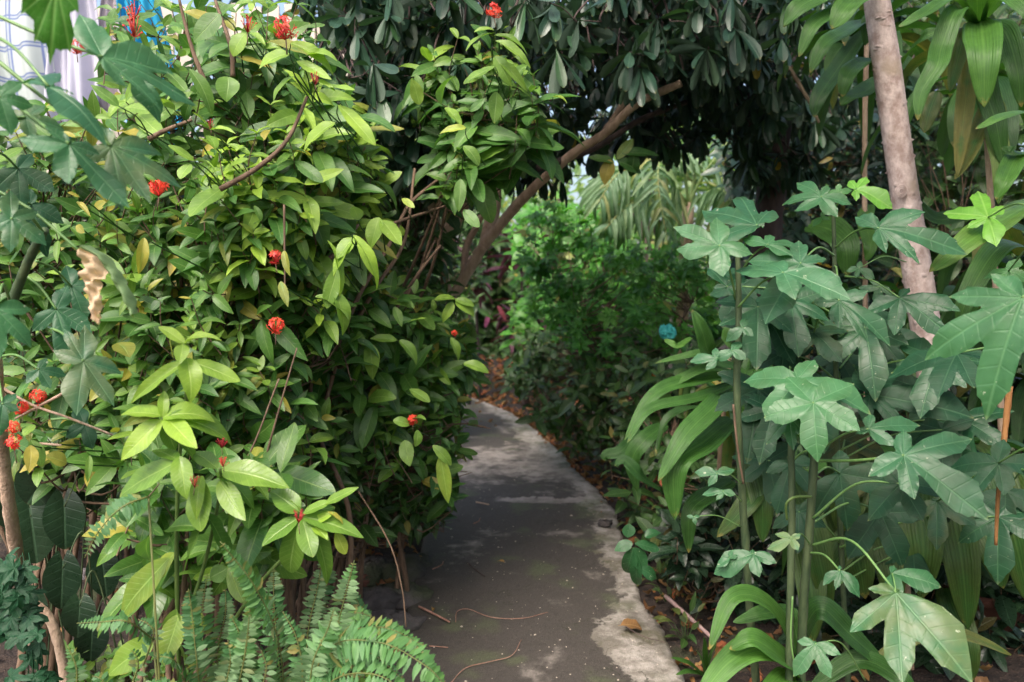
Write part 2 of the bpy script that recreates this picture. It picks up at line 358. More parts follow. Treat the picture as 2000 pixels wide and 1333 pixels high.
def slabmat(name, base1, base2, dark, dk0, dk1, wet=.75):
    g = N(name); tc = g.n('TexCoord').outputs['Object']; s3 = g.n('SeparateXYZ', {0: tc})
    big = g.noise(tc, 2.2, 5, .6, .6); med = g.noise(tc, 11, 6, .65); fine = g.noise(tc, 75, 4, .7); grit = g.noise(tc, 210, 2)
    c = g.mix(g.ramp(med, .35, .68), base1, base2)
    band = g.ramp(g.math('ABSOLUTE', g.math('SUBTRACT', s3.outputs[1], 1.1)), .2, 1.1)   # worn pale stretch of bare cement
    jo = g.math('MULTIPLY', g.math('SUBTRACT', 1., g.ramp(g.math('ABSOLUTE', g.math('ADD', s3.outputs[1], g.math('MULTIPLY', g.math('SUBTRACT', med, .5), .18))), .02, .07)), g.ramp(s3.outputs[0], -.15, .2))
    k = g.math('SUBTRACT', g.math('ADD', g.math('ADD', big, g.math('MULTIPLY', med, .45)), g.math('MULTIPLY', band, .24)), g.math('MULTIPLY', jo, .9))
    c = g.mix(g.ramp(k, dk0, dk1), c, dark)
    at = g.n('Attribute', attribute_name='tint'); sp = g.n('SeparateColor', {0: at.outputs['Color']})
    e_ = g.math('ADD', sp.outputs[0], g.math('ADD', g.math('MULTIPLY', g.math('SUBTRACT', med, .5), 1.6), g.math('MULTIPLY', g.math('SUBTRACT', big, .5), 1.1)))
    pale = g.mix(g.ramp(med, .38, .62), (.40, .365, .335), (.19, .17, .145)); pale = g.mix(g.ramp(g.noise(tc, 5.3, 5, .7), .5, .66), pale, (.12, .11, .075))
    c = g.mix(g.ramp(e_, .42, .56), c, pale)
    c = g.mix(g.math('MULTIPLY', g.ramp(g.noise(tc, 3.1, 4), .54, .68), .5), c, (.10, .125, .055))
    c = g.mix(g.math('MULTIPLY', g.ramp(fine, .4, .7), .35), c, g.mix(1., c, (.45, .45, .45), 'MULTIPLY'))
    wv = g.n('VectorMath', {0: tc, 1: g.n('TexNoise', {'Vector': tc, 'Scale': 6., 'Detail': 4.}).outputs[1]}, operation='ADD')
    vo = g.n('TexVoronoi', {'Vector': wv.outputs[0], 'Scale': 1.15}, feature='DISTANCE_TO_EDGE'); crk = g.math('MULTIPLY', g.math('SUBTRACT', 1., g.ramp(vo.outputs[0], .003, .012)), g.ramp(big, .48, .56))
    c = g.mix(g.math('MULTIPLY', crk, .75), c, (.03, .03, .018))
    c = g.mix(g.math('MULTIPLY', g.ramp(grit, .66, .74), .5), c, (.35, .30, .25))
    return g.end(c, wet, g.math('ADD', g.math('ADD', med, g.math('MULTIPLY', fine, .5)), g.math('MULTIPLY', grit, .25)), .8, .012)
M_SLAB = slabmat('mossy_concrete', (.34, .30, .27), (.19, .165, .145), (.062, .053, .047), .66, .90)
path = thing('path', None, None, (0, 5, 0)); tag(path, kind='structure')
Yv = yy; nc = 64; v = []; tt_ = []
rn = rng.normal(size=(len(Yv), nc+1))
for i in range(len(Yv)):
    v.append((lx[i], Yv[i], -.09)); tt_.append((0, 0, 0))
    for j in range(nc+1):
        t = j/nc; x = lx[i]+(rx[i]-lx[i])*t; m = 1/(1+math.exp(-(x-ix[i]-.02)/.012)); e = -.014 if j in (0, nc) else (-.003 if j in (1, nc-1) else 0)
        v.append((x, Yv[i]+.006*rn[i, j]*(j in (0, nc)), .03+.006*m+e+rn[i, j]*(.0008+.0014*m)+(.004 if Yv[i] > 5.06 else 0)*(1-m)+.0025*math.sin(x*9+Yv[i]*4)))
        q_ = min(1, max(0, .46+(x-ix[i])/.2)); tt_.append((q_, 0, 0))
    v.append((rx[i], Yv[i], -.09)); tt_.append((1, 0, 0))
a = Acc(); w_ = nc+3; a.add(v, [(i*w_+j, i*w_+j+1, (i+1)*w_+j+1, (i+1)*w_+j) for i in range(len(Yv)-1) for j in range(w_-1)], None, tt_); a.build('slab', M_SLAB, path)

# leaf litter (countless)
a = Acc()
def litter(n, fx, fy, s0=.03, s1=.08):
    for _ in range(n):
        y = fy(); x = fx(y); z = float(hgt(x, y))+.015
        d = nz(A([rng.normal(), rng.normal(), U(-.2, .2)])); L = U(s0, s1)
        a.leaf(T_DEAD[rng.integers(3)], A([x, y, z]), d, nz(UP+rv(.4)), L, L*U(.35, .6), (U(0, 1), U(0, .4), U(0, .8)))
litter(900, lambda y: np.interp(y, yy, rx)+abs(rng.normal())*.5+.02, lambda: U(1.8, 9))
litter(900, lambda y: np.interp(y, yy, lx)-abs(rng.normal())*.6, lambda: U(1.8, 9))
litter(2600, lambda y: U(-2.2, 1.4), lambda: U(9.2, 16), .05, .14)
litter(420, lambda y: np.interp(y, yy, rx)+U(-.06, .1), lambda: U(5.5, 10), .03, .08)
litter(160, lambda y: U(-1.2, .2), lambda: U(7.6, 10), .04, .09)
litter(120, lambda y: np.interp(y, yy, rx)-abs(rng.normal())*.05, lambda: U(2.3, 9), .02, .05)
tag(a.build('leaf_litter', M_DRY), 'dry brown fallen leaves scattered on the soil beside the path', 'leaf litter', kind='stuff')
a = Acc()
for _ in range(520):
    y = 2.3+abs(rng.normal())*2.2; x = U(-.4, 1)*.9; 
    if x > np.interp(y, yy, rx) or x < np.interp(y, yy, lx)+.02: continue
    z = .034 if x < np.interp(y, yy, ix) else .040
    if y > 5.04: z = .039
    r = abs(rng.normal())*.0016+.0012; c0 = A([x, y, z])
    v = [c0+A([math.cos(t)*r*U(.6, 1.5), math.sin(t)*r*U(.6, 1.5), 0]) for t in np.linspace(0, 6.28, 5, endpoint=False)]+[c0+A([0, 0, r*.8])]
    a.add(v, [(i, (i+1) % 5, 5, 5) for i in range(5)], None, (U(0, 1), 0, 0))
tag(a.build('grit', flat('pale_grit', (.5, .43, .36), .8)), 'pale specks of grit and petals strewn over the dark path', 'grit', kind='stuff')

# ------------------------------------------------------------------ plant builders
def inpoly(x, y, poly):
    c = False; j = len(poly)-1
    for i in range(len(poly)):
        xi, yi = poly[i]; xj, yj = poly[j]
        if (yi > y) != (yj > y) and x < (xj-xi)*(y-yi)/(yj-yi)+xi: c = not c
        j = i
    return c
def sample(poly):
    xs_ = [p[0] for p in poly]; ys_ = [p[1] for p in poly]
    while True:
        x, y = U(min(xs_), max(xs_)), U(min(ys_), max(ys_))
        if inpoly(x, y, poly): return x, y
def shoot(fo, st, p, d, s, npair, L, W, tms, age, sen, curlup=.0, droop=.2, r=.0016, dv=(.5, .5)):
    q = p-d*s; side = nz(np.cross(d, nz(rv()))); mid = (p+q)/2+side*s*.08
    c = crv([q, mid, p], 4); st.tube(c, [r*1.3, r*.8], 4, cap=False)
    a0 = U(0, 6.28); n = npair*2
    e1 = nz(np.cross(d, A([.31, .52, .79]))); e2 = np.cross(d, e1); base = U(0, 1)
    for i in range(npair):
        t = 1-(i/npair)**.9*.92; pos = c[int(t*(len(c)-1))] if t < 1 else p
        pos = q+(p-q)*t+side*s*.08*4*t*(1-t)
        sz = min(1., .55+.25*i+rng.normal()*.1) if i < 2 else U(.8, 1.12)
        for k in range(2):
            ph = a0+i*math.pi/2+k*math.pi+rng.normal()*.25
            rd = e1*math.cos(ph)+e2*math.sin(ph)
            op = (.9 if i == 0 else .45)-.1*i
            ld = nz(rd+d*op-UP*droop*(.5+i*.4)+rv(.12))
            if rng.random() < .06: continue
            ag = min(1, max(0, age*(1.4-.45*i)+rng.normal()*.08)); se = U(.3, 1) if rng.random() < sen else 0
            nn = nz(d*.6+UP*.5+nz(CAM-pos)*.55+rv(.28))
            fo.leaf(tms[rng.integers(len(tms))], pos, ld, nn, L*sz*U(.85, 1.1), W*sz*U(.85, 1.15), (min(1, max(0, base*.6+U(0, .4))), ag, se))
def whorl(fo, st, p, d, s, n, L, W, tms, age, sen, hang=.9, r=.002):
    q = p-d*s; st.tube(crv([q, (p+q)/2+rv(s*.05), p], 3), [r*1.4, r], 4, cap=False); a0 = U(0, 6.28); base = U(0, 1)
    e1 = nz(np.cross(d, A([.31, .52, .79]))); e2 = np.cross(d, e1)
    for i in range(n):
        ph = a0+i*2.4; rd = e1*math.cos(ph)+e2*math.sin(ph); t = i/n
        ld = nz(rd*U(.35, .8)+d*.15-UP*hang*U(.6, 1.4)+rv(.1))
        if rng.random() < .12: ld = nz(ld+UP*.9)
        fo.leaf(tms[rng.integers(len(tms))], p-d*s*.25*t, ld, nz(rd+UP*.6+rv(.2)), L*U(.7, 1.1), W*U(.8, 1.1), (min(1, max(0, base*.6+U(0, .4))), age*U(0, 1) if rng.random() < .25 else 0, U(.4, 1) if rng.random() < sen else 0))
def shrub(name, label, cat, base, poly, dep, thick, n, L, W, mat, tms=T_ELL, npair=4, s=.14, age=.3, agep=.35, sen=.04, mode='pair', up=.7, out=.5, group=None, stem=M_TW,
          limbs=7, lr=.012, trunk=None, hang=.9, root=None, droop=.2, wn=9, fname='foliage'):
    b = A(base, dtype=float)
    if root is None: root = thing(name, label, cat, b, group)
    fo, st = Acc(), Acc(); tips = []
    for _ in range(n):
        x, y = sample(poly); d0 = dep(x, y) if callable(dep) else dep
        p = P(x, y, d0+thick*rng.random()**1.4)
        if p[2] < .06: p[2] = U(.06, .2)
        tips.append(p)
    tips = A(tips); cen = tips.mean(0); LP = []
    for k in range(limbs):
        tgt = tips[rng.integers(n)]; tgt = tgt+(cen-tgt)*.15+A([0, .12, 0])
        st0 = b+A([rng.normal()*.10, rng.normal()*.08, 0]) if trunk is None else A(trunk[-1])
        m1 = st0+(tgt-st0)*.35+UP*np.linalg.norm(tgt-st0)*.08+rv(.03); m2 = st0+(tgt-st0)*.7+rv(.05)
        c = crv([st0, m1, m2, tgt], 7); st.tube(c, [lr, lr*.3], 6, cap=False, rough=.05); LP.append(c[4:])
    LP = np.concatenate(LP)
    for p in tips:
        o = p-cen; o[2] *= .3; d = nz(UP*up+nz(o-A([0, .6, 0]))*out+rv(.32)); q = p-d*s
        dd = np.linalg.norm(LP-q, axis=1)+np.maximum(0, LP[:, 2]-q[2]+.03)*1.5; k = int(dd.argmin())
        if dd[k] < 1.2: st.tube(crv([LP[k], (LP[k]+q)/2+rv(.02)-UP*.02, q], 3), [.0045, .002], 4, cap=False)
        ag = age*U(.6, 1.6) if rng.random() < agep else U(0, .12)
        if mode == 'pair': shoot(fo, st, p, d, s*U(.7, 1.3), max(2, npair+int(rng.integers(-1, 2))), *((lambda q_: (L*q_*U(.9, 1.1), W*q_*U(.85, 1.1)))(U(.55, 1.35))), tms, ag, sen, droop=droop)
        else: whorl(fo, st, p, d, s*U(.7, 1.2), wn+int(rng.integers(-2, 3)), L*U(.8, 1.15), W*U(.85, 1.15), tms, age, sen, hang)
    fo.build(fname, mat, root); st.build('stem', stem, root)
    return root

def hl(acc, x0, y0, x1, y1, wpx, d0, d1=None, t=(.5, .2, 0), face=.6, tms=T_ELLH, k=None, side=0.):
    d1 = d0 if d1 is None else d1
    b, e = P(x0, y0, d0), P(x1, y1, d1); v = e-b; L = np.linalg.norm(v)
    n = nz(nz(CAM-b)*face+UP*(1-face)+RT*side+rv(.14))
    n = nz(n-nz(v)*np.dot(n, nz(v)))
    tm = tms[rng.integers(len(tms)) if k is None else k]
    acc.leaf(tm, b, v, n, L*1.03, wpx*d0/FPX, t)
def flower(root, px, py, d, rpx, kind='open'):
    c = P(px, py, d); r = rpx*.9*d/FPX; a = Acc(); deep = .6 if px in (538, 558, 150, 25) and py < 600 else 0; stalk = c-UP*r*.9
    n = {'open': 22, 'bud': 20, 'dark': 16}[kind]
    for i in range(n):
        dr = nz(rv()+UP*.55+nz(CAM-c)*.35); e = c+dr*r*U(.75, 1.05) if kind == 'open' else c+nz(dr+UP*.6)*r*U(.6, 1.15)
        t = (U(0, 1), deep*U(0, 1) if kind == 'open' else (U(.2, .8) if kind == 'bud' else U(.6, 1)), 0)
        a.tube([stalk, (stalk+e)/2+dr*r*.1, e], [r*.035, r*.04], 4, t)
        if kind == 'open':
            u1 = nz(np.cross(dr, nz(rv()))); u2 = np.cross(dr, u1); s_ = r*.46
            for k in range(4):
                an = k*math.pi/2; pd = u1*math.cos(an)+u2*math.sin(an)
                a.leaf(T_PIN[0], e, nz(pd+dr*.15), nz(dr+rv(.2)), s_*U(.85, 1.2), s_*.42, t)
        else:
            a.tube([e-dr*r*.02, e+dr*r*.1, e+dr*r*.2], [r*.04, r*.09, r*.02], 5, t)
    a.build('flower_cluster', M_FL, root)
    s = Acc(); s.tube([stalk-UP*r*1.3+rv(r*.2), stalk], [r*.07, r*.06], 5); s.build('flower_stalk', M_TW, root)

# ------------------------------------------------------------------ laundry and slatted fence, top left
DF = 5.2
fen = thing('slatted_fence', 'cream slatted fence behind the hanging laundry, upper left', 'fence', G(150, 560+1350*1.0*FPX/DF*1.0/1.0) if False else (-3.0, DF, .1))
M_SLT = flat('cream_paint', (.50, .44, .38), .6, .12, 9)
x = -4.6; a = None
while x < -1.02:
    a = Acc(); wd = .075; x1 = x+wd; z1 = 3.1+U(-.02, .02)
    v = [(xx, DF+yy_, zz) for xx in (x, x1) for yy_ in (0, .02) for zz in (.1, z1)]
    a.add(v, [(0, 1, 3, 2), (4, 6, 7, 5), (0, 4, 5, 1), (2, 3, 7, 6), (1, 5, 7, 3), (0, 2, 6, 4)], None, (U(0, 1), 0, 0)); a.build('slat', M_SLT, fen, False); x = x1+.035
a = Acc()
for z in (.8, 2.0, 2.9):
    v = [(xx, DF+yy_, zz) for xx in (-4.65, -1.0) for yy_ in (.023, .06) for zz in (z, z+.07)]
    a.add(v, [(0, 1, 3, 2), (4, 6, 7, 5), (0, 4, 5, 1), (2, 3, 7, 6), (1, 5, 7, 3), (0, 2, 6, 4)])
a.build('rail', M_SLT, fen, False)
a = Acc(); a.tube(crv([(-5, 4.35, 3.3), (-2.6, 4.3, 3.22), (-.9, 4.3, 3.3)], 6), [.003, .003], 5); ln = thing('clothesline', 'thin line carrying the washing in front of the cream fence', 'clothesline', (-2.6, 4.3, 3.22)); a.build('cord', flat('cord', (.3, .3, .3)), ln)
def cloth(name, label, cat, x0, x1, zt, zb, y, mat, folds, amp, seed, skew=0.):
    r = np.random.default_rng(seed); nu, nv = 60, 36; v = []; uv = []; ph = r.uniform(0, 6, 4)
    for j in range(nv+1):
        t = j/nv
        for i in range(nu+1):
            s = i/nu; zz = zt+(zb-zt)*t+.04*math.sin(s*7+ph[3])*t; a_ = amp*(.25+.75*t)
            v.append((x0+(x1-x0)*s+skew*t+.02*math.sin(t*5+s*4), y+a_*math.sin(s*folds*6.28+ph[0]+t*1.2)+a_*.5*math.sin(s*folds*2.7*6.28+ph[1]-t)+.03*math.sin(t*6+ph[2]), zz)); uv.append((s*(x1-x0), t*(zt-zb)))
    a = Acc(); a.add(v, grid_faces(nv, nu), uv); o = a.build(name, mat); tag(o, label, cat, 'washing hung on the line')
    m = o.modifiers.new('thickness', 'SOLIDIFY'); m.thickness = .003
g = N('checked_cloth'); uvn = g.n('UVMap', uv_map='uv'); s2 = g.n('SeparateXYZ', {0: uvn.outputs[0]})
def chk(sock):
    fr = g.math('FRACT', g.math('MULTIPLY', sock, 6.5)); 
    l1 = g.math('LESS_THAN', g.math('ABSOLUTE', g.math('SUBTRACT', fr, .3)), .025); l2 = g.math('LESS_THAN', g.math('ABSOLUTE', g.math('SUBTRACT', fr, .42)), .025); l3 = g.math('LESS_THAN', g.math('ABSOLUTE', g.math('SUBTRACT', fr, .36)), .1)
    return g.math('MAXIMUM', g.math('MAXIMUM', l1, l2), g.math('MULTIPLY', l3, .3))
kk = g.math('MAXIMUM', chk(s2.outputs[0]), chk(s2.outputs[1])); M_CK = g.end(g.mix(g.math('MULTIPLY', kk, .8), (.52, .58, .58), (.08, .13, .38)), .9, trans=.3)
M_WH = flat('white_cloth', (.55, .55, .66), .9, .06, 5, .3); M_BL = flat('turquoise_cloth', (.03, .42, .68), .85, .1, 5, .3); M_PK = flat('pale_cloth', (.6, .53, .57), .9, .06, 5, .3)
cloth('checked_shirt', 'pale shirt with thin blue checks, leftmost on the washing line', 'shirt', -3.1, -2.40, 3.26, 2.08, 4.3, M_CK, 2.5, .05, 1, .05)
cloth('blue_cloth', 'short turquoise blue cloth hanging just right of the checked shirt', 'cloth', -2.47, -2.28, 3.22, 2.1, 4.42, M_BL, 2, .03, 2)
cloth('white_sheet', 'plain bluish white sheet between the checked shirt and the long turquoise towel', 'sheet', -2.42, -2.12, 3.26, 2.2, 4.3, M_WH, 2.5, .05, 3)
cloth('pale_towel', 'narrow pinkish white towel beside the white sheet', 'towel', -2.17, -2.0, 3.25, 2.25, 4.37, M_PK, 2, .03, 4)
cloth('blue_towel', 'long turquoise towel, rightmost piece of washing beside the bare cream slats', 'towel', -2.07, -1.85, 3.26, 2.0, 4.33, M_BL, 2.4, .05, 5, .1)

# ------------------------------------------------------------------ background woods and shrubs
a = Acc()
for _ in range(5500):
    y = U(26, 40); x = U(-26, 26); z = U(0, 1)**.8*(5.5+2.5*math.sin(x*.5)+1.5*math.sin(x*1.3+1))
    a.leaf(T_ELLF[rng.integers(4)], A([x, y, z+.2]), rv()-UP*.3, nz(rv()+UP), U(.35, .7), U(.2, .35), (U(0, 1), U(0, .7), 0))
for _ in range(70):
    x, y = U(-26, 26), U(28, 40); a.tube(crv([(x, y, 0), (x+U(-.5, .5), y, 2.5), (x+U(-1, 1), y, 6)], 3), [.12, .05], 6)
tag(a.build('far_wood', M_BG2), 'pale green wood far beyond the palm closing off the view', 'woodland', kind='stuff')
def tree(name, label, cat, bx, by, h, rad, n, L, W, mat, tms=T_ELLF, bk=M_DKB, tr=.08, zc=.62, group=None, age=.2, asp=.8):
    root = thing(name, label, cat, (bx, by, 0), group); st, fo = Acc(), Acc(); base = A([bx, by, 0.])
    top = base+A([U(-.3, .3), U(-.3, .3), h*.75]); st.tube(crv([base, base+(top-base)*.5+rv(.08), top], 6), [tr, tr*.4], 9, rough=.05)
    st.build('trunk', bk, root); lm = Acc(); c0 = base+UP*h*zc; nc = max(10, n//60); cl = []
    for k in range(nc):
        p = c0+nz(rv())*A([rad, rad, h*(1-zc)*asp*1.3])*U(.35, 1.); p[2] = max(p[2], .3); cl.append(p)
        s0 = base+(top-base)*U(.35, 1); lm.tube(crv([s0, (s0+p)/2+rv(.1), p], 4), [tr*.3, tr*.06], 5, cap=False)
    for k in range(n):
        c_ = cl[rng.integers(nc)]; p = c_+rv(.16*rad+.1)*A([1, 1, .8]); o = nz(p-c0)
        fo.leaf(tms[rng.integers(len(tms))], p, nz(rv()+o*.6-UP*.4), nz(UP+o*.5+rv(.3)), L*U(.7, 1.2), W*U(.7, 1.2), (U(0, 1), age*U(0, 1.5) if rng.random() < .4 else 0, .6 if rng.random() < .03 else 0))
    fo.build('crown', mat, root); lm.build('limb', bk, root); return root
BT = 'trees in the distance beyond the garden'
tree('far_tree', 'pale feathery tree straight behind the palm fronds', 'tree', 3.1, 17, 5.2, 1.7, 800, .3, .13, M_BG2, age=.4, group=BT)
tree('far_tree', 'pale loose tree behind the gap under the leaning limb', 'tree', .9, 16, 4.8, 1.5, 700, .28, .12, M_BG2, age=.5, group=BT)
tree('far_tree', 'mid green rounded tree left of the gap, behind the leaning trunk', 'tree', -1.8, 14, 5.6, 1.9, 1100, .26, .11, M_IX, group=BT)
tree('far_tree', 'tall dark tree at the far left behind the cream fence', 'tree', -5.5, 11, 3.6, 1.5, 1200, .26, .1, M_IXD, group=BT)
tree('far_tree', 'dark dense tree on the right behind the scarred pale trunk', 'tree', 4.2, 9, 6.2, 1.9, 5200, .24, .1, M_IXD, group=BT, zc=.45, asp=1.)
tree('far_tree', 'dense dark tree standing behind the dark leaved canopy at the top', 'tree', 1.6, 10.5, 7.2, 2.0, 900, .26, .1, M_MG, group=BT, zc=.72)
tree('far_tree', 'dense dark tree above the red flowered hedge near the top', 'tree', -1.6, 8.3, 6.2, 1.7, 1700, .24, .09, M_MG, group=BT, zc=.66)

BH = 'unseen trees added behind the viewpoint to block sky light'  # unseen trees, added to block low sky light from behind the camera
tree('added_shade_tree', 'unseen dense tree added behind the viewpoint on the right to block light', 'tree', 3.2, -3.6, 6, 1.9, 1500, .36, .15, M_MG, group=BH, zc=.42, asp=1.)
tree('added_shade_tree', 'unseen dense tree added to the right of the viewpoint to block light', 'tree', 4.8, -.2, 6, 1.6, 1300, .36, .15, M_MG, group=BH, zc=.42, asp=1.)
tree('added_shade_tree', 'unseen dense tree added directly behind the viewpoint to block light', 'tree', .3, -5.5, 4.2, 1.7, 1100, .36, .15, M_MG, group=BH, zc=.45, asp=1.)
SB = 'green shrubs along the right of the path'
shrub('lobed_shrub', 'vivid green shrub with lobed leaves in the middle distance under the palm', 'shrub', (.95, 6.4, 0), [(1010, 400), (1090, 370), (1180, 460), (1330, 470), (1400, 520), (1390, 640), (1280, 700), (1090, 690), (1030, 600)], 5.2, 1.2, 210, .17, .17, M_BG, T_LOB, 2, .14, .25, .3, up=.8, group=SB, root=None)
shrub('lobed_shrub', 'dark green low shrub filling the bank right of the path bend', 'shrub', (.8, 5.9, 0), [(1000, 640), (1100, 620), (1300, 640), (1360, 760), (1260, 880), (1130, 860), (1040, 800), (985, 740)], lambda x, y: 5.1+max(0, (760-y))*.006+(1130-x)*.003*(x < 1130), .8, 330, .12, .055, M_IXD, T_ELLF, 3, .15, .2, .2, up=.6, group=SB)
shrub('leafy_shrub', 'mid green shrub rising behind the vivid lobed shrub', 'shrub', (.4, 7.6, 0), [(985, 420), (1100, 380), (1250, 450), (1440, 440), (1440, 640), (1200, 700), (1000, 640)], 6.9, 1.2, 260, .17, .08, M_BG, T_ELLF, 3, .16, .2, .3, group=SB)
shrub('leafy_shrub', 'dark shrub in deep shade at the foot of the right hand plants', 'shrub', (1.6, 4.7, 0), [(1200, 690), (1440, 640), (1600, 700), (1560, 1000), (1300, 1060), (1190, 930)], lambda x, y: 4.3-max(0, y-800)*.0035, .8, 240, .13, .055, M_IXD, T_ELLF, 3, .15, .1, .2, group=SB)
shrub('leafy_shrub', 'blackish shrub in the gloom between the palm and the scarred pale trunk', 'shrub', (2.0, 6.0, 0), [(1400, 240), (1500, 180), (1780, 170), (1800, 720), (1500, 760), (1420, 600), (1430, 420)], 5.6, 1.2, 620, .17, .06, M_MG, T_ELLF, 3, .18, .0, .0, group=SB, up=.4)  # dark leaves massed here to stand for the deep shade of the gap
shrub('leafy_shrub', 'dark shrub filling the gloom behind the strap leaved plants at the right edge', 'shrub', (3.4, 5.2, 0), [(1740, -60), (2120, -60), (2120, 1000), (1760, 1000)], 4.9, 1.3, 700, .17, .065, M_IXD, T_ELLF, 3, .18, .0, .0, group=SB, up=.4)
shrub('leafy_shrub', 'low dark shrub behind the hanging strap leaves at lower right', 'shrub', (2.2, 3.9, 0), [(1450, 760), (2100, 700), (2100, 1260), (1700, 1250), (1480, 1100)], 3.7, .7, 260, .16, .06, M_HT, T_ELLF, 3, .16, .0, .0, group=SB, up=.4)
shrub('leafy_shrub', 'low dark seedling thicket on the soil right of the pale path rim', 'shrub', (1.15, 3.4, 0), [(1290, 1000), (1450, 900), (1560, 1000), (1560, 1180), (1400, 1150), (1320, 1100)], 3.1, .5, 110, .12, .05, M_HT, T_ELLF, 3, .12, .0, .1, group=SB, up=.8)  # low plants added with near-black leaves to deepen the shade on the bank
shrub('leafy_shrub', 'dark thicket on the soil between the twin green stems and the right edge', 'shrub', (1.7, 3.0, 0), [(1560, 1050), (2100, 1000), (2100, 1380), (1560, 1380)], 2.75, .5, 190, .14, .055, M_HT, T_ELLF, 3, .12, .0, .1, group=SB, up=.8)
SL = 'shaded shrubs behind the flowering hedge'
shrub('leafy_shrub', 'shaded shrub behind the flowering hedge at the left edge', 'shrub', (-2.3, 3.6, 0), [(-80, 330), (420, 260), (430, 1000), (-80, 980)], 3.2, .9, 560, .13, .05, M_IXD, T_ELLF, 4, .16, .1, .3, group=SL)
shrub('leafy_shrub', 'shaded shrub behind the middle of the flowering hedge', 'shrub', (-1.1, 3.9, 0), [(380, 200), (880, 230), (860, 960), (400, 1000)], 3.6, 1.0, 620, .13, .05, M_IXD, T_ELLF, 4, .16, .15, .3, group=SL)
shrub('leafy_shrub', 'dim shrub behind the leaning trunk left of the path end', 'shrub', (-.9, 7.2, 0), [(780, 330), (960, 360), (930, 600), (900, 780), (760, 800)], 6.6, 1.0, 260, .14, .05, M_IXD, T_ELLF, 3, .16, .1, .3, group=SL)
shrub('leafy_shrub', 'dark shrub closing the view beyond the leaf litter at the path end', 'shrub', (-.4, 13.2, .3), [(900, 440), (1010, 430), (1030, 700), (900, 720)], 12.3, 1.2, 330, .3, .11, M_IXD, T_ELLF, 3, .3, .1, .3, group=SL)
shrub('leafy_shrub', 'mid green shrub beyond the litter right of the path end', 'shrub', (1.6, 11.2, .3), [(1000, 420), (1200, 430), (1220, 760), (1010, 720)], 10.4, 1.2, 330, .26, .11, M_IX, T_ELLF, 3, .3, .1, .3, group=SL)
# reddish cordyline at the end of the path
rc = thing('burgundy_cordyline', 'burgundy strap leaved plant at the far end of the path, two pink leaves hanging', 'plant', (-.15, 9.2, 0)); st, fo = Acc(), Acc()
for k in range(6):
    x0 = U(-.65, .25); y0 = 9.2+U(-.5, .6); t_ = A([x0+U(-.15, .15), y0, U(.7, 1.9)]); st.tube(crv([(x0, y0, 0), (A([x0, y0, 0])+t_)/2+rv(.03), t_], 4), [.018, .012], 6)
    for j in range(26):
        an = U(0, 6.28); fo.leaf(T_STR[rng.integers(4)], t_-UP*U(0, .35), nz(A([math.cos(an), math.sin(an), U(-.4, 1)])), nz(UP+rv(.2)), U(.28, .5), U(.05, .08), (U(0, 1), U(0, .25), 0))
hl(fo, 955, 612, 948, 640, 9, 8.6, t=(1, 1, 0), tms=T_STR, k=0); hl(fo, 972, 598, 990, 626, 9, 8.6, t=(1, .6, .6), tms=T_STR, k=0)
fo.build('leaves', M_RD, rc); st.build('stem', M_DKB, rc)
# dead hanging stalks and orange blossom
og = thing('marigold_plant', 'small plant with a single orange blossom beside the right bank', 'plant', G(1280, 850)); a = Acc(); c0 = P(1281, 731, 4.6)
a.tube(crv([G(1282, 850), c0], 3), [.004, .003], 5)
for k in range(6): hl(a, 1281, 745+k*14, 1281+U(-40, 40), 740+k*14+U(-5, 10), 10, 4.6)
a.build('stem', M_IXD, og); b = Acc()
for k in range(22): b.leaf(T_PIN[0], c0, nz(nz(CAM-c0)*.4+rv()), nz(CAM-c0), .028, .012)
b.build('flower', M_ORG, og)
tq = thing('crumpled_bag', 'crumpled turquoise plastic bag caught among stalks in the right bank', 'bag', P(1303, 662, 4.6)); a = Acc(); v = []; c0 = P(1304, 649, 4.6); nu, nv = 26, 14
for i in range(nu+1):
    for j in range(nv):
        th = 2*math.pi*j/nv; t = i/nu*math.pi; s_ = .052*(1+.22*math.sin(th*5+t*3)+.13*rng.normal())
        v.append(c0+A([-.9*math.cos(t)*.05*1.1, .6*math.sin(t)*math.cos(th)*s_, .8*math.sin(t)*math.sin(th)*s_+(.3*math.cos(t)*.02)]))
a.add(v, [(i*nv+j, i*nv+(j+1) % nv, (i+1)*nv+(j+1) % nv, (i+1)*nv+j) for i in range(nu) for j in range(nv)]); a.build('bag_skin', flat('turquoise_plastic', (.10, .62, .60), .35, .2, 60, .3), tq, False)

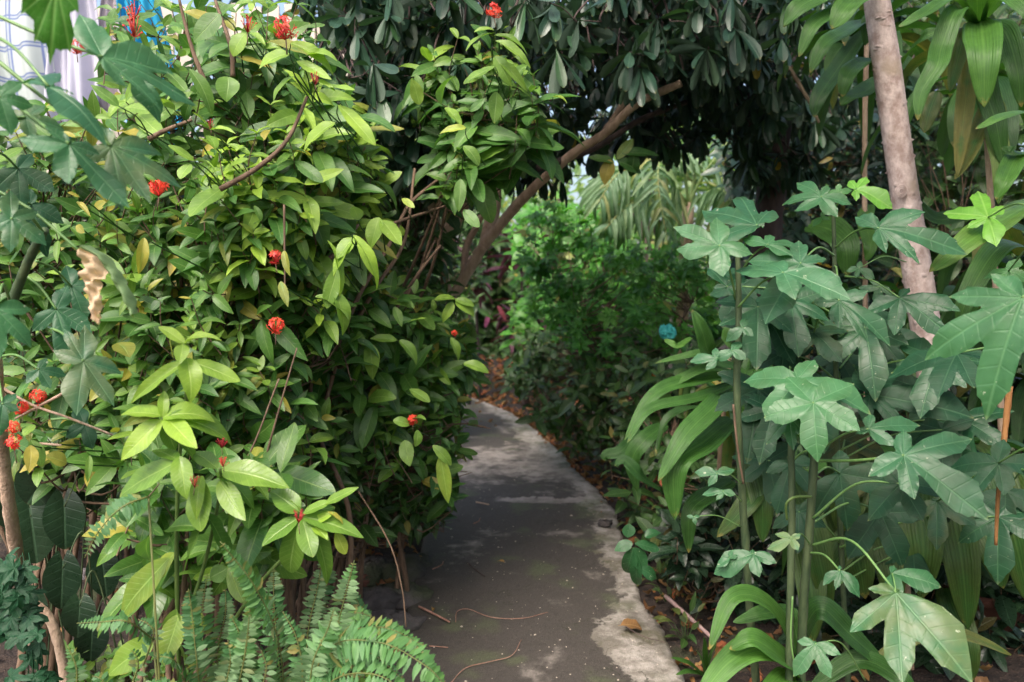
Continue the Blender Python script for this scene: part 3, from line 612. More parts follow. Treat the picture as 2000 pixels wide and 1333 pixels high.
# ------------------------------------------------------------------ palm
pr = thing('palm', 'feathery palm with drooping pale fronds in the clearing beyond the limb', 'palm tree', (1.55, 7.3, 0))
a = Acc(); cr = P(1345, 395, 7.0); a.tube(crv([(1.5, 7.3, 0), (1.5, 7.25, .9), cr], 6), [.07, .05], 10, rough=.04); a.build('trunk', M_LEAN, pr)
def frond(pts, d, n, Ll, hangk=.9, wid=.032):
    n = int(n*.66)
    a = Acc(); c = crv([P(x, y, dd) for x, y, dd in pts], 8); a.tube(c, [.014, .004], 5, (.8, .6, 0))
    for i in range(n):
        t = .12+.86*i/n; k = t*(len(c)-1); i0 = int(k); q = c[i0]+(c[min(i0+1, len(c)-1)]-c[i0])*(k-i0); tg = nz(c[min(i0+1, len(c)-1)]-c[max(i0-1, 0)])
        sd = nz(np.cross(tg, nz(UP+A([0, -.8, 0]))))
        for s in (-1, 1):
            dr = nz(sd*s*.85+tg*.75-UP*hangk*U(.1, .8)+rv(.14)); l = 1.1*Ll*(.45+.9*math.sin(math.pi*min(1, t*.9+.1)))*U(.9, 1.1)*.8
            a.leaf(T_STR[rng.integers(1, 4)], q, dr, nz(UP*.9-A([0, .9, 0])+rv(.15)), l, wid, (U(0, 1), U(0, .2) if rng.random() < .8 else U(0, .9), .5 if rng.random() < .06 else 0))
    return a.build('frond', M_PL, pr)
for f_ in [([(1345, 400, 7), (1330, 300, 6.8), (1300, 275, 6.4), (1285, 350, 6.0), (1305, 480, 5.9)], 46, .30, .2), ([(1345, 400, 7), (1290, 340, 6.6), (1215, 335, 6.2), (1165, 400, 6)], 40, .42, 1.5),
           ([(1345, 400, 7), (1290, 390, 6.5), (1230, 400, 6.2), (1180, 450, 6)], 34, .36, 1.6), ([(1345, 400, 7), (1370, 290, 7), (1390, 230, 7.2), (1450, 250, 7.2)], 40, .45, .6),
           ([(1345, 400, 7), (1390, 320, 6.8), (1450, 310, 6.6), (1500, 370, 6.5)], 36, .42, .8),
           ([(1345, 400, 7), (1320, 260, 7.3), (1270, 200, 7.6), (1200, 220, 7.8)], 40, .42, .6), ([(1345, 400, 7), (1400, 370, 6.6), (1430, 400, 6.3), (1440, 470, 6.1)], 34, .34, 1.)]:
    frond(f_[0], 0, f_[1], f_[2], f_[3])

# ------------------------------------------------------------------ leaning tree, centre
lt = thing('leaning_tree', 'leaning tree with peeling brown bark whose bare limb crosses over the path', 'tree', G(705, 1052))
def limb(root, pts, rad, name, mat=M_LEAN, k=12, rough=.05, n=8):
    a = Acc(); a.tube(crv([P(*p) for p in pts], n), rad, k, rough=rough); return a.build(name, mat, root)
limb(lt, [(700, 1060, 4.35), (728, 960, 4.35), (762, 820, 4.35), (820, 690, 4.35), (888, 575, 4.3), (945, 480, 4.25)], [.055, .036, .030, .027], 'trunk', n=14)
limb(lt, [(930, 500, 4.27), (985, 430, 4.2), (1035, 375, 4.1), (1120, 300, 3.9), (1180, 262, 3.8), (1240, 205, 3.7), (1290, 180, 3.65), (1330, 163, 3.6)], [.027, .026, .022, .020, .018, .016], 'limb', n=10)
limb(lt, [(905, 545, 4.3), (912, 480, 4.4), (940, 420, 4.45), (942, 340, 4.5), (925, 250, 4.5)], [.02, .017, .012], 'limb')
limb(lt, [(940, 485, 4.3), (955, 410, 4.5), (958, 330, 4.6), (985, 220, 4.6)], [.019, .015, .012], 'limb')
limb(lt, [(945, 480, 4.3), (968, 420, 4.4), (972, 350, 4.5), (965, 280, 4.5)], [.025, .02, .015], 'limb')
limb(lt, [(880, 600, 4.3), (860, 500, 4.0), (845, 410, 3.8), (800, 330, 3.7), (740, 200, 3.7), (690, 60, 3.7)], [.026, .02, .018, .012], 'limb')
limb(lt, [(1180, 262, 3.95), (1215, 205, 3.9), (1235, 130, 3.9), (1230, 40, 3.9)], [.02, .014, .012], 'limb')
limb(lt, [(870, 470, 4.4), (900, 400, 4.5), (905, 380, 4.5)], [.05, .04], 'stub')
for q in [((1080, 100), (1200, 60), (1330, 90), (1400, 120), (1510, 90)), ((1050, 330), (1160, 290), (1250, 235), (1340, 200))]:
    limb(lt, [(x, y, 3.9+.1*i) for i, (x, y) in enumerate(q)], [.018, .012], 'limb', M_DKB)
for k, (x, y, d) in enumerate([(1290, 60, 4.3)]): pass
dt = thing('dark_leaved_tree', 'dark trunk at the back right with drooping whorls of blackish green leaves', 'tree', (1.75, 5.5, 0))
limb(dt, [(1475, 950, 5.4), (1480, 700, 5.3), (1500, 450, 5.2), (1520, 200, 5.1), (1530, -60, 5.0)], [.11, .09, .08], 'trunk', M_DKB)
limb(dt, [(1515, 250, 5.1), (1460, 110, 4.6), (1400, 60, 4.2), (1290, -20, 4.0)], [.05, .03], 'limb', M_DKB)
limb(dt, [(1410, 118, 4.1), (1450, 98, 4.1), (1512, 88, 4.1)], [.02, .016], 'limb', M_LEAN)
limb(dt, [(1420, 130, 4.1), (1520, 120, 4.05), (1570, 180, 4.0), (1600, 240, 4.0)], [.012, .01, .006], 'limb', M_LEAN)
def crown(root, regs, mat=M_MG):
    fo, st = Acc(), Acc()
    for poly, d0, th, n in regs:
        cx = sum(p[0] for p in poly)/len(poly)
        for _ in range(n):
            x, y = sample(poly); p = P(x, y, d0+th*rng.random()); d = nz(A([U(-.7, .7), -.3, U(-.4, .5)])); 
            q = p-d*.12; st.tube(crv([q-nz(A([x-cx, 0, -300]))*A([.001, 0, .001])+A([U(-.15, .15), .15, .22]), q+UP*.03, q], 3), [.005, .0035], 4, cap=False)
            whorl(fo, st, p, d, .12, int(rng.integers(6, 13)), .17*U(.65, 1.2), .05*U(.8, 1.15), T_OBO, .5, .006, U(.35, 1.2))
    fo.build('crown', mat, root); st.build('twigs', M_DKB, root)
crown(lt, [([(560, -80), (1150, -80), (1150, 110), (900, 130), (800, 230), (700, 190), (640, 60)], 2.9, 1.0, 190), ([(740, 60), (1240, 40), (1270, 130), (1120, 240), (960, 300), (780, 250)], 4.0, .8, 165), ([(960, 200), (1260, 180), (1330, 230), (1290, 275), (1180, 290), (1120, 345), (1010, 345)], 4.3, .9, 64),
           ([(820, 260), (1060, 240), (1040, 330), (900, 360)], 4.3, .7, 40), ([(600, 120), (800, 150), (850, 330), (720, 330)], 3.1, .7, 60)])
crown(dt, [([(1130, -80), (1560, -80), (1560, 20), (1500, 130), (1330, 130), (1200, 120)], 3.3, 1.1, 170), ([(1220, 40), (1530, 40), (1590, 200), (1500, 260), (1400, 180), (1290, 190)], 4.0, 1.0, 130), ([(1215, 60), (1300, 60), (1300, 150), (1240, 170)], 3.3, .2, 5), ([(1180, 170), (1420, 160), (1430, 225), (1340, 285), (1230, 270)], 4.6, .7, 62), ([(1390, 200), (1560, 180), (1600, 330), (1450, 340)], 4.7, .7, 50), ([(1560, -60), (1780, -60), (1780, 250), (1560, 260)], 4.6, .8, 70)])
yl = Acc(); hl(yl, 1192, 312, 1180, 360, 30, 3.7, t=(1, .3, 1), k=0); hl(yl, 1205, 312, 1235, 270, 22, 3.7, t=(.6, .2, .2)); hl(yl, 1205, 315, 1260, 330, 26, 3.7, t=(.4, 0, 0)); hl(yl, 1200, 318, 1150, 300, 24, 3.7, t=(.4, .1, 0))
hl(yl, 1215, 300, 1290, 295, 24, 3.7, t=(.3, 0, 0)); hl(yl, 1240, 300, 1230, 350, 28, 3.7, t=(.2, 0, 0)); yl.build('low_leaves', M_IX, lt)

# ------------------------------------------------------------------ pale scarred trunk, right
pt = thing('scarred_trunk_tree', 'pale pinkish bare trunk with leaf scars rising through the right hand foliage', 'tree', G(1880, 1285))
c = crv([P(1880, 1285, 3.0), P(1848, 960, 3.0), P(1808, 640, 3.0), P(1770, 400, 3.0), P(1735, 150, 2.98), P(1712, 0, 2.96), P(1700, -120, 2.95), P(1690, -500, 3.0)], 80)
d_ = np.gradient(c, axis=0); d_ /= np.linalg.norm(d_, axis=1)[:, None]; nn, kk_ = len(c), 64; v = []; uv = []
scars = []
for _ in range(260): scars.append((U(0, nn-1), U(0, 6.28), U(.55, 1.25)))
S = A(scars)
for i in range(nn):
    a1 = nz(np.cross(d_[i], A([0, 1, .1]))); b1 = np.cross(a1, d_[i]); t = i/(nn-1); r0 = .056-.012*min(1, t*1.4)
    for j in range(kk_):
        th = 2*math.pi*j/kk_
        da = (th-S[:, 1]+math.pi) % (2*math.pi)-math.pi; di = (i-S[:, 0])*.0068; q2 = (da*r0)**2/(.0085*S[:, 2])**2+di**2/(.0045*S[:, 2])**2
        b_ = (np.exp(-q2)*.9-np.exp(-((np.sqrt(q2)-1.5)**2)*4)*.25)*S[:, 2]; hh = min(b_.sum(), 1.3)*.007+.0012*math.sin(i*.043+math.sin(th)*2)+rng.normal()*.0003
        rr = r0+hh; v.append(c[i]+(a1*math.cos(th)+b1*math.sin(th))*rr); uv.append((t, j/kk_))
a = Acc(); a.add(v, [(i*kk_+j, i*kk_+(j+1) % kk_, (i+1)*kk_+(j+1) % kk_, (i+1)*kk_+j) for i in range(nn-1) for j in range(kk_)], uv); a.build('trunk', M_TRK, pt)
fo, st = Acc(), Acc(); tp = c[-1]  # unseen crown and its branches, added overhead to shade the right side
for k in range(26):
    q = A([U(-.1, 3.3), U(-1.6, 4.6), U(3.1, 4.3)]); st.tube(crv([tp, (tp+q)/2+UP*.3, q], 5), [.03, .01], 6)
    for _ in range(52): p_ = q+rv(.32)*A([1, 1, .4]); fo.leaf(T_OBOF[rng.integers(3)], p_, nz(rv()*A([1, 1, .3])-UP*.2), nz(UP+rv(.3)), U(.18, .3), U(.07, .1), (U(0, 1), 0, 0))
fo.build('crown', M_MG, pt); st.build('branches', M_TRK, pt)
a = Acc(); c0 = P(1759, 374, 2.945); 
for k in range(3): a.tube([c0+A([math.cos(q)*(.019-.005*k), -.004-.0015*k, math.sin(q)*(.022-.006*k)]) for q in np.linspace(0, 6.28, 18)], [.0022, .0022], 5, cap=False)
a.build('branch_scar', M_TRK, pt)

# ------------------------------------------------------------------ strap-leaved plants (right)
def strap(root, pts, wpx, t=(.5, .1, 0), roll=.0, mat=M_ST, wav=.05, name='leaf', face=.55):
    """arching strap leaf along pixel/depth points, widest in the middle"""
    c = crv([P(*p) for p in pts], 8); n = len(c); tg = np.gradient(c, axis=0); tg /= np.linalg.norm(tg, axis=1)[:, None]; W = wpx*pts[0][2]/FPX; v = []; uv = []; ph = U(0, 6); nv = 8
    for i in range(n):
        u = i/(n-1); w_ = max(.03, min(1, (u+.02)**.38*(1-u)**.6/.53))*W*.5 if i < n-1 else .0008
        nr = nz(nz(CAM-c[i])*face+UP*(1-face)+RT*roll); nr = nz(nr-tg[i]*np.dot(nr, tg[i])); sd = np.cross(tg[i], nr)
        for j in range(nv+1):
            s = -1+2*j/nv
            v.append(c[i]+sd*s*w_+nr*(abs(s)*w_*.32+wav*W*math.sin(u*15+ph+(1 if s > 0 else 0))*abs(s)+.03*W*math.cos(s*9))); uv.append((u, abs(s)))
    a = Acc(); a.add(v, grid_faces(n-1, nv), uv, t); return a.build(name, mat, root)
def rosette(root, c0, n, L, W, e0=(-.6, .9), t0=.1, d=None, az=(0, 6.28), hang=1.0):
    st = Acc()
    for i in range(n):
        an = az[0]+(az[1]-az[0])*((i*.618) % 1); el = U(*e0); l = L*U(.75, 1.15); dr = A([math.cos(an)*math.cos(el), math.sin(an)*math.cos(el), math.sin(el)])
        b = c0-UP*U(0, .12)*hang; p1 = b+dr*l*.38+UP*.02; p2 = p1+nz(dr-UP*.6)*l*.33; p3 = p2+nz(dr*.45-UP*1.1)*l*.32
        c = crv([b, p1, p2, p3], 6); m = len(c); tg = np.gradient(c, axis=0); tg /= np.linalg.norm(tg, axis=1)[:, None]; v = []; uv = []; ph = U(0, 6); sd = nz(np.cross(dr, UP)); nv = 6
        for k in range(m):
            u = k/(m-1); w_ = max(.04, min(1, (u+.03)**.45*(1-u)**.6/.52))*W*.5*U(.97, 1.03) if k < m-1 else .001
            nr = np.cross(sd, tg[k])
            if nr[2] < 0 and k < 2: nr = -nr
            for j in range(nv+1):
                s = -1+2*j/nv; v.append(c[k]+sd*s*w_+nr*(abs(s)*w_*.35+.05*W*math.sin(u*14+ph+s)*abs(s))); uv.append((u, abs(s)))
        a = Acc(); a.add(v, grid_faces(m-1, nv), uv, (U(0, 1), U(0, t0*2), U(.3, .8) if rng.random() < .12 else 0)); a.build('leaf', M_ST, root)
DG = 'strap leaved plants on the right'
def cane(root, pts, r=.012): limb(root, pts, [r, r*.85], 'stem', M_LEAN, 8, .04)
def splant(label, base): return thing('strap_leaved_plant', label, 'plant', base, DG)
# top right
s1 = splant('tall strap leaved plant whose broad central leaf hangs at the top right corner', (1.75, 2.9, .1)); cane(s1, [(1960, 1300, 2.9), (1955, 800, 2.85), (1930, 300, 2.8), (1912, 40, 2.8)])
for pts, w_, t in [([(1915, 40, 2.8), (1918, 66, 2.6), (1922, 110, 2.5), (1922, 210, 2.5)], 62, (.9, .35, 0)), ([(1905, 50, 2.8), (1870, 20, 2.6), (1840, 90, 2.55), (1830, 130, 2.5), (1800, 180, 2.5), (1792, 236, 2.5)], 38, (.7, .2, 0)),
                   ([(1920, 50, 2.8), (1960, 60, 2.7), (1985, 130, 2.6), (1995, 210, 2.6)], 42, (.4, .1, 0)), ([(1905, 55, 2.8), (1885, 70, 2.7), (1870, 120, 2.7), (1855, 180, 2.7)], 34, (.3, .1, .2)),
                   ([(1910, 50, 2.8), (1905, -40, 2.6), (1890, -80, 2.5)], 40, (.6, .2, 0)), ([(1912, 50, 2.8), (1860, 0, 2.6), (1800, 30, 2.5), (1755, 52, 2.5)], 26, (.7, .25, 0)), ([(1925, 40, 2.8), (1965, -10, 2.6), (2010, 20, 2.5), (2040, 80, 2.5)], 44, (.6, .2, 0)),
                   ([(1920, 60, 2.8), (1925, 170, 2.75), (1945, 240, 2.7), (1960, 330, 2.7)], 42, (.3, .1, 0)), ([(1900, 60, 2.8), (1890, 160, 2.75), (1880, 250, 2.7), (1870, 345, 2.7)], 34, (.3, .15, .5)), ([(1935, 200, 2.85), (1925, 220, 2.8), (1895, 300, 2.75), (1865, 350, 2.7)], 30, (.5, .1, .4)),
                   ([(1950, 200, 2.8), (1945, 260, 2.75), (1955, 320, 2.7), (1950, 400, 2.7)], 38, (.6, .3, .2)), ([(1830, 180, 2.8), (1815, 220, 2.8), (1805, 260, 2.8)], 34, (.2, 0, .2))]: strap(s1, pts, w_, t)
rosette(s1, P(1925, 130, 3.2), 16, .5, .085)
s2 = splant('strap leaved plant behind the pale trunk, its long leaves drooping leftwards at the top', (1.5, 3.6, .1)); cane(s2, [(1700, 1200, 3.7), (1690, 600, 3.6), (1690, 200, 3.5), (1700, -60, 3.4)])
for pts, w_, t in [([(1700, -60, 2.9), (1640, -20, 2.7), (1570, 10, 2.6), (1530, 52, 2.6)], 46, (.5, .2, 0)), ([(1700, -50, 2.9), (1650, 10, 2.7), (1590, 50, 2.6), (1560, 112, 2.6)], 34, (.6, .2, 0)), ([(1710, -60, 2.9), (1680, -10, 2.7), (1650, 20, 2.6), (1625, 58, 2.6)], 52, (.7, .3, 0)),
                   ([(1690, 40, 3.2), (1655, 60, 3.0), (1610, 90, 2.9), (1582, 143, 2.9)], 34, (.8, .1, 0)), ([(1720, 120, 3.2), (1680, 125, 3.0), (1655, 150, 2.9), (1645, 190, 2.9)], 36, (.6, .2, 0)), ([(1725, 60, 3.2), (1700, 40, 3.1), (1690, 90, 3.1)], 30, (.4, .2, 0)),
                   ([(1720, 150, 3.3), (1690, 180, 3.2), (1660, 190, 3.1), (1640, 205, 3.1)], 40, (.3, .3, 0)), ([(1690, 60, 3.6), (1640, 130, 3.5), (1600, 190, 3.4), (1590, 230, 3.4)], 36, (.1, 0, 0)), ([(1760, 130, 3.3), (1780, 100, 3.2), (1810, 70, 3.1), (1860, 60, 3.1)], 30, (.5, .2, 0)),
                   ([(1700, 400, 3.6), (1690, 430, 3.5), (1700, 480, 3.4), (1692, 510, 3.4)], 30, (.5, .3, 0)), ([(1580, 440, 3.6), (1620, 450, 3.5), (1650, 480, 3.4), (1655, 540, 3.4)], 60, (.1, .2, 0))]: strap(s2, pts, w_, t)
rosette(s2, P(1690, 60, 3.8), 22, .55, .085)
s3 = splant('strap leaved plant at the right edge with bright yellow green leaves at mid height', (2.0, 3.2, .1)); cane(s3, [(2040, 1300, 3.0), (2030, 800, 2.8), (2010, 360, 2.7)])
for pts, w_, t in [([(2030, 390, 2.6), (1960, 430, 2.3), (1890, 475, 2.2), (1815, 532, 2.2)], 52, (.9, .5, .1)), ([(2010, 300, 2.6), (1985, 310, 2.5), (1965, 350, 2.4), (1945, 390, 2.4)], 40, (.8, .45, 0)), ([(2050, 230, 2.6), (1990, 222, 2.4), (1945, 235, 2.3), (1905, 252, 2.3)], 22, (.8, .4, 0)),
                   ([(2030, 500, 2.8), (1960, 480, 2.6), (1900, 560, 2.5), (1870, 640, 2.5)], 44, (.3, .2, 0)), ([(2040, 320, 2.7), (1990, 300, 2.5), (1970, 295, 2.5), (1955, 290, 2.5)], 22, (.3, .1, 0)), ([(2010, 450, 3.1), (1900, 420, 3.0), (1830, 430, 3.0), (1790, 390, 3.0)], 36, (.1, 0, 0))]: strap(s3, pts, w_, t)
rosette(s3, P(1990, 480, 3.3), 16, .55, .09)
# mid/lower right
s4 = splant('strap leaved plant leaning over the path edge with fresh arching leaves', G(1400, 1085)); cane(s4, [(1400, 1085, 3.6), (1405, 900, 3.3), (1425, 700, 3.0)], .01)
for pts, w_, t in [([(1440, 735, 2.9), (1370, 740, 2.8), (1280, 770, 2.7), (1220, 860, 2.65)], 32, (.9, .1, 0)), ([(1440, 745, 2.9), (1370, 775, 2.75), (1270, 800, 2.65), (1225, 865, 2.6)], 24, (.7, .1, 0)), ([(1440, 730, 2.9), (1380, 720, 2.8), (1310, 750, 2.75), (1270, 770, 2.7)], 22, (.7, .2, 0)),
                   ([(1430, 700, 2.9), (1390, 690, 2.8), (1340, 695, 2.75), (1280, 710, 2.75)], 18, (.6, .2, 0)), ([(1420, 760, 2.9), (1400, 790, 2.7), (1340, 850, 2.6), (1285, 940, 2.55)], 44, (1, .1, 0)), ([(1430, 820, 2.9), (1380, 860, 2.7), (1320, 910, 2.6), (1318, 1015, 2.6)], 58, (.9, .1, 0)),
                   ([(1440, 720, 2.8), (1390, 700, 2.7), (1372, 650, 2.65), (1352, 605, 2.65)], 36, (.5, .1, 0)), ([(1440, 700, 3.0), (1425, 660, 2.9), (1440, 620, 2.9), (1420, 590, 2.9)], 30, (.3, .2, 0)), ([(1300, 830, 3.3), (1260, 860, 3.2), (1235, 900, 3.2), (1245, 960, 3.2)], 36, (.3, .1, 0)),
                   ([(1350, 660, 3.0), (1325, 676, 2.9), (1305, 668, 2.9), (1297, 664, 2.9)], 14, (.8, .5, 0)), ([(1430, 800, 2.9), (1470, 820, 2.8), (1480, 900, 2.75), (1445, 960, 2.7)], 30, (.6, .2, 0)), ([(1430, 940, 2.9), (1400, 960, 2.8), (1350, 1000, 2.7), (1345, 1080, 2.7)], 40, (.2, .1, 0)),
                   ([(1250, 840, 3.6), (1215, 880, 3.5), (1185, 890, 3.5), (1180, 900, 3.5)], 26, (.4, 0, 0)), ([(1290, 960, 3.2), (1250, 930, 3.1), (1220, 900, 3.1), (1200, 910, 3.1)], 26, (.3, 0, 0))]: strap(s4, pts, w_, t)
rosette(s4, P(1440, 800, 3.3), 14, .42, .07)
s5 = splant('low strap leaved plant with broad bright blades at the bottom right of the path', (.62, 2.05, .05))
for pts, w_, t in [([(1560, 1280, 2.1), (1500, 1180, 2.0), (1430, 1170, 1.95), (1385, 1270, 1.9)], 40, (.5, .3, 0)), ([(1570, 1330, 2.1), (1500, 1270, 2.0), (1430, 1290, 1.95), (1360, 1370, 1.9)], 62, (.9, .35, 0)), ([(1560, 1260, 2.2), (1540, 1200, 2.2), (1490, 1200, 2.1), (1432, 1215, 2.1)], 40, (.4, .2, 0)),
                   ([(1565, 1340, 2.1), (1530, 1290, 2.0), (1470, 1250, 1.95), (1425, 1268, 1.95)], 50, (.8, .25, 0)), ([(1560, 1260, 2.3), (1600, 1190, 2.2), (1660, 1240, 2.2), (1760, 1330, 2.2)], 52, (.3, .05, 0)), ([(1570, 1330, 2.1), (1540, 1330, 2.0), (1510, 1360, 1.9), (1500, 1400, 1.9)], 60, (.8, .3, 0)),
                   ([(1700, 1300, 2.2), (1800, 1240, 2.2), (1880, 1240, 2.2), (1975, 1280, 2.2)], 34, (.3, .1, .3)), ([(1590, 1340, 2.2), (1680, 1290, 2.2), (1760, 1330, 2.1), (1800, 1380, 2.1)], 44, (.3, .1, 0))]: strap(s5, pts, w_, t)
s6 = splant('shaded strap leaved plant with broad blades hanging straight down at lower right', (1.65, 2.9, .1)); cane(s6, [(1780, 1330, 2.8), (1770, 1100, 2.7), (1765, 860, 2.6)])
for x0, y0, x1, y1, w_, t in [(1790, 960, 1800, 1170, 78, .6), (1850, 960, 1890, 1230, 72, .4), (1560, 960, 1620, 1200, 60, .3), (1640, 1000, 1690, 1170, 70, .2), (1700, 960, 1600, 1150, 60, .1), (1900, 1000, 1960, 1150, 60, .1), (1470, 900, 1490, 1060, 50, .2), (1720, 1030, 1745, 1200, 60, .15), (1930, 900, 2010, 1180, 70, .1), (1570, 1050, 1585, 1260, 60, .4), (1860, 1180, 1900, 1330, 50, .05), (1960, 940, 1990, 1010, 60, .2), (1660, 900, 1640, 1040, 80, .1), (1500, 920, 1400, 1050, 46, .1)]:
    strap(s6, [(x0-(x1-x0)*.3, y0-30, 2.75), (x0, y0, 2.6), ((x0+x1)/2+8, (y0+y1)/2, 2.5), (x1, y1, 2.5)], w_, (t, .1, .1), wav=.03, face=.8)
rosette(s6, P(1780, 900, 3.1), 22, .62, .11, e0=(-.5, .5))
s7 = splant('strap leaved plant in deep shade at the far right edge', (2.6, 3.7, .1)); cane(s7, [(2060, 1100, 3.8), (2060, 700, 3.8)]); rosette(s7, P(2040, 720, 3.8), 24, .6, .1); rosette(s7, P(1920, 620, 3.9), 20, .6, .1)
s8 = splant('strap leaved plant in the gloom between the pale trunk and the lobed leaves', (1.3, 4.1, .1)); cane(s8, [(1560, 1000, 4.2), (1580, 650, 4.1)]); rosette(s8, P(1590, 620, 4.1), 22, .55, .08, t0=.02); rosette(s8, P(1500, 780, 4.0), 20, .5, .08, t0=.02)
gs = thing('grass_tuft', 'small tuft of narrow leaves at the slab edge, bottom right', 'plant', G(1375, 1310))
for q in [(1310, 1285), (1320, 1318), (1400, 1255), (1440, 1300), (1360, 1270), (1375, 1245)]: strap(gs, [(1378, 1322, 2.78), ((1378+q[0])/2, (1322+q[1])/2-8, 2.7), (q[0], q[1], 2.65)], 13, (.3, .2, 0))

# ------------------------------------------------------------------ lobed-leaf plants
def lobed(root, cx, cy, d, tips, tilt=(0, 0), t=(.5, 0, 0), pet=None, mat=M_CH, sk=.43, droop=.32, name='leaf', dpet=None, prad=.0028, sc_=1.0, teeth=.035):
    """palmate leaf whose lobes reach the given directions; tilt = lean of the blade (right, up) from facing the viewer"""
    t = (t[0], t[1], max(t[2], U(.1, .3) if rng.random() < .12 else U(0, .05))); c = P(cx, cy, d); n = nz(nz(CAM-c)+RT*tilt[0]+UP*(tilt[1]+.35)); ex = nz(np.cross(UP, n)); ey = np.cross(n, ex); an, Ls = [], []
    for x, y in tips:
        r = ray(x, y); s = np.dot(c-CAM, n)/np.dot(r, n); q = CAM+r*s-c; u_, v_ = np.dot(q, ex), np.dot(q, ey); l = math.hypot(u_, v_); an.append(math.atan2(v_, u_)); Ls.append(l)
    med = sorted(Ls)[len(Ls)//2]; Ls = [min(l, med*2.0)*sc_*1.10 for l in Ls]
    v, f, uv = lobed_mesh(an, Ls, 8, 9, sk, teeth, droop, .13, .022, int(rng.integers(1e6)))
    V = c+v[:, :1]*ex+v[:, 1:2]*ey+v[:, 2:]*n
    a = Acc(); a.add(V, f, uv, t); o = a.build(name, mat, root)
    if pet:
        e = P(pet[0], pet[1], pet[2] if len(pet) > 2 else d+.12); b = Acc(); m = (c+e)/2; m = m+UP*np.linalg.norm(c-e)*(.10 if len(pet) < 4 else pet[3])
        b.tube(crv([e, m, c+n*.001], 8), [prad*1.2, prad*.8], 6); b.build('petiole', M_TWP, o)
    return o
CG = 'lobed leaf plants'
def cp(label, base): return thing('chaya_plant', label, 'plant', base, CG)
def stem(root, pts, r, mat=M_CST): limb(root, pts, r, 'stem', mat, 9, .06, 10)
c1 = cp('lobed leaf plant with a dark slender stem, its pale leaves left of the scarred trunk', (.66, 2.15, .03))
stem(c1, [(1490, 1450, 2.25), (1470, 1260, 2.2), (1452, 1000, 2.15), (1440, 780, 2.1), (1443, 600, 2.1), (1440, 480, 2.1)], [.0115, .011, .009, .006])
stem(c1, [(1432, 790, 2.08), (1440, 870, 2.08), (1452, 945, 2.1)], [.003, .003], M_TAN if False else M_TW)
lobed(c1, 1405, 480, 2.0, [(1322, 440), (1400, 425), (1328, 478), (1412, 532), (1466, 492)], (0, .3), (.9, .1, 0), (1438, 585))
lobed(c1, 1478, 440, 2.15, [(1380, 402), (1446, 372), (1506, 402), (1400, 458)], (0, 1.2), (.4, 0, 0), (1440, 520))
lobed(c1, 1500, 478, 2.1, [(1455, 463), (1505, 455), (1557, 468), (1545, 495)], (0, .8), (.6, .1, 0), (1442, 540))
lobed(c1, 1563, 515, 2.05, [(1470, 500), (1500, 600), (1640, 565), (1610, 500), (1560, 470)], (0, .5), (.5, 0, 0), (1630, 500, 2.3))
lobed(c1, 1530, 533, 1.95, [(1440, 518), (1650, 560), (1552, 568), (1500, 500)], (0, 1.3), (1, 0, 0), (1442, 600))
lobed(c1, 1420, 560, 2.2, [(1385, 520), (1395, 560), (1440, 575), (1450, 530)], (0, .4), (.1, 0, 0), (1440, 600))
for cx, cy, tp in [(1400, 700, [(1352, 705), (1380, 720), (1398, 680)]), (1430, 685, [(1400, 700), (1455, 700), (1445, 665)]), (1412, 960, [(1375, 965), (1400, 975), (1435, 965)]), (1400, 925, [(1360, 920), (1385, 945), (1432, 915)]), (1355, 1010, [(1342, 1008), (1358, 1022), (1366, 1008)]), (1470, 1082, [(1400, 1108), (1482, 1122), (1513, 1098)]), (1425, 1090, [(1402, 1105), (1440, 1085), (1430, 1075)]), (1450, 640, [(1420, 660), (1470, 655), (1455, 620)])]:
    lobed(c1, cx, cy, 2.05, tp, (0, .2), (U(.2, .7), .05, 0), (1448, cy+20, 2.12), prad=.0015)
c2 = cp('lobed leaf plant with twin green stems, largest pale leaves in front at centre right', (.7, 2.0, .03))
stem(c2, [(1540, 1450, 2.0), (1543, 1200, 2.0), (1547, 1000, 2.0), (1545, 850, 2.0)], [.0095, .009, .008]); stem(c2, [(1560, 1450, 2.05), (1568, 1200, 2.03), (1580, 1050, 2.0), (1592, 860, 1.98), (1590, 800, 1.98)], [.012, .0115, .010, .007])
stem(c2, [(1548, 1165, 1.97), (1545, 1250, 1.96), (1555, 1315, 1.96)], [.0026, .002], M_TWP); stem(c2, [(1585, 970, 1.97), (1552, 972, 1.95), (1536, 985, 1.95), (1537, 1015, 1.97)], [.0035, .003], M_TWG)
lobed(c2, 1588, 787, 1.8, [(1500, 808), (1540, 735), (1662, 745), (1672, 832), (1597, 876)], (0, .25), (.8, .15, 0), (1592, 880, 1.97))
lobed(c2, 1558, 742, 1.9, [(1460, 728), (1500, 810), (1588, 702), (1692, 772), (1670, 800)], (0, .6), (.9, .1, 0), (1545, 860, 2.0))
lobed(c2, 1541, 815, 1.93, [(1500, 862), (1549, 872), (1578, 850), (1500, 810)], (0, 0), (.5, .05, 0), (1588, 872, 1.98))
lobed(c2, 1697, 838, 1.9, [(1673, 846), (1700, 808), (1790, 818), (1745, 866)], (0, .4), (.6, 0, 0), (1598, 882, 1.98))
lobed(c2, 1765, 890, 1.75, [(1702, 925), (1785, 962), (1932, 998), (1888, 853), (1765, 842)], (0, .3), (.6, 0, 0), (1596, 900, 1.98, -.02), prad=.0035)
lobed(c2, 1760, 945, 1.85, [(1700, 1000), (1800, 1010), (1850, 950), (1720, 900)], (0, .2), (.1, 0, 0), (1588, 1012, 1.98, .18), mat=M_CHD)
lobed(c2, 1750, 1158, 1.7, [(1762, 1318), (1888, 1312), (1668, 1228), (1700, 1150)], (0, .1), (.35, .12, 0), (1585, 1065, 2.0, .2), prad=.0032, droop=.15)
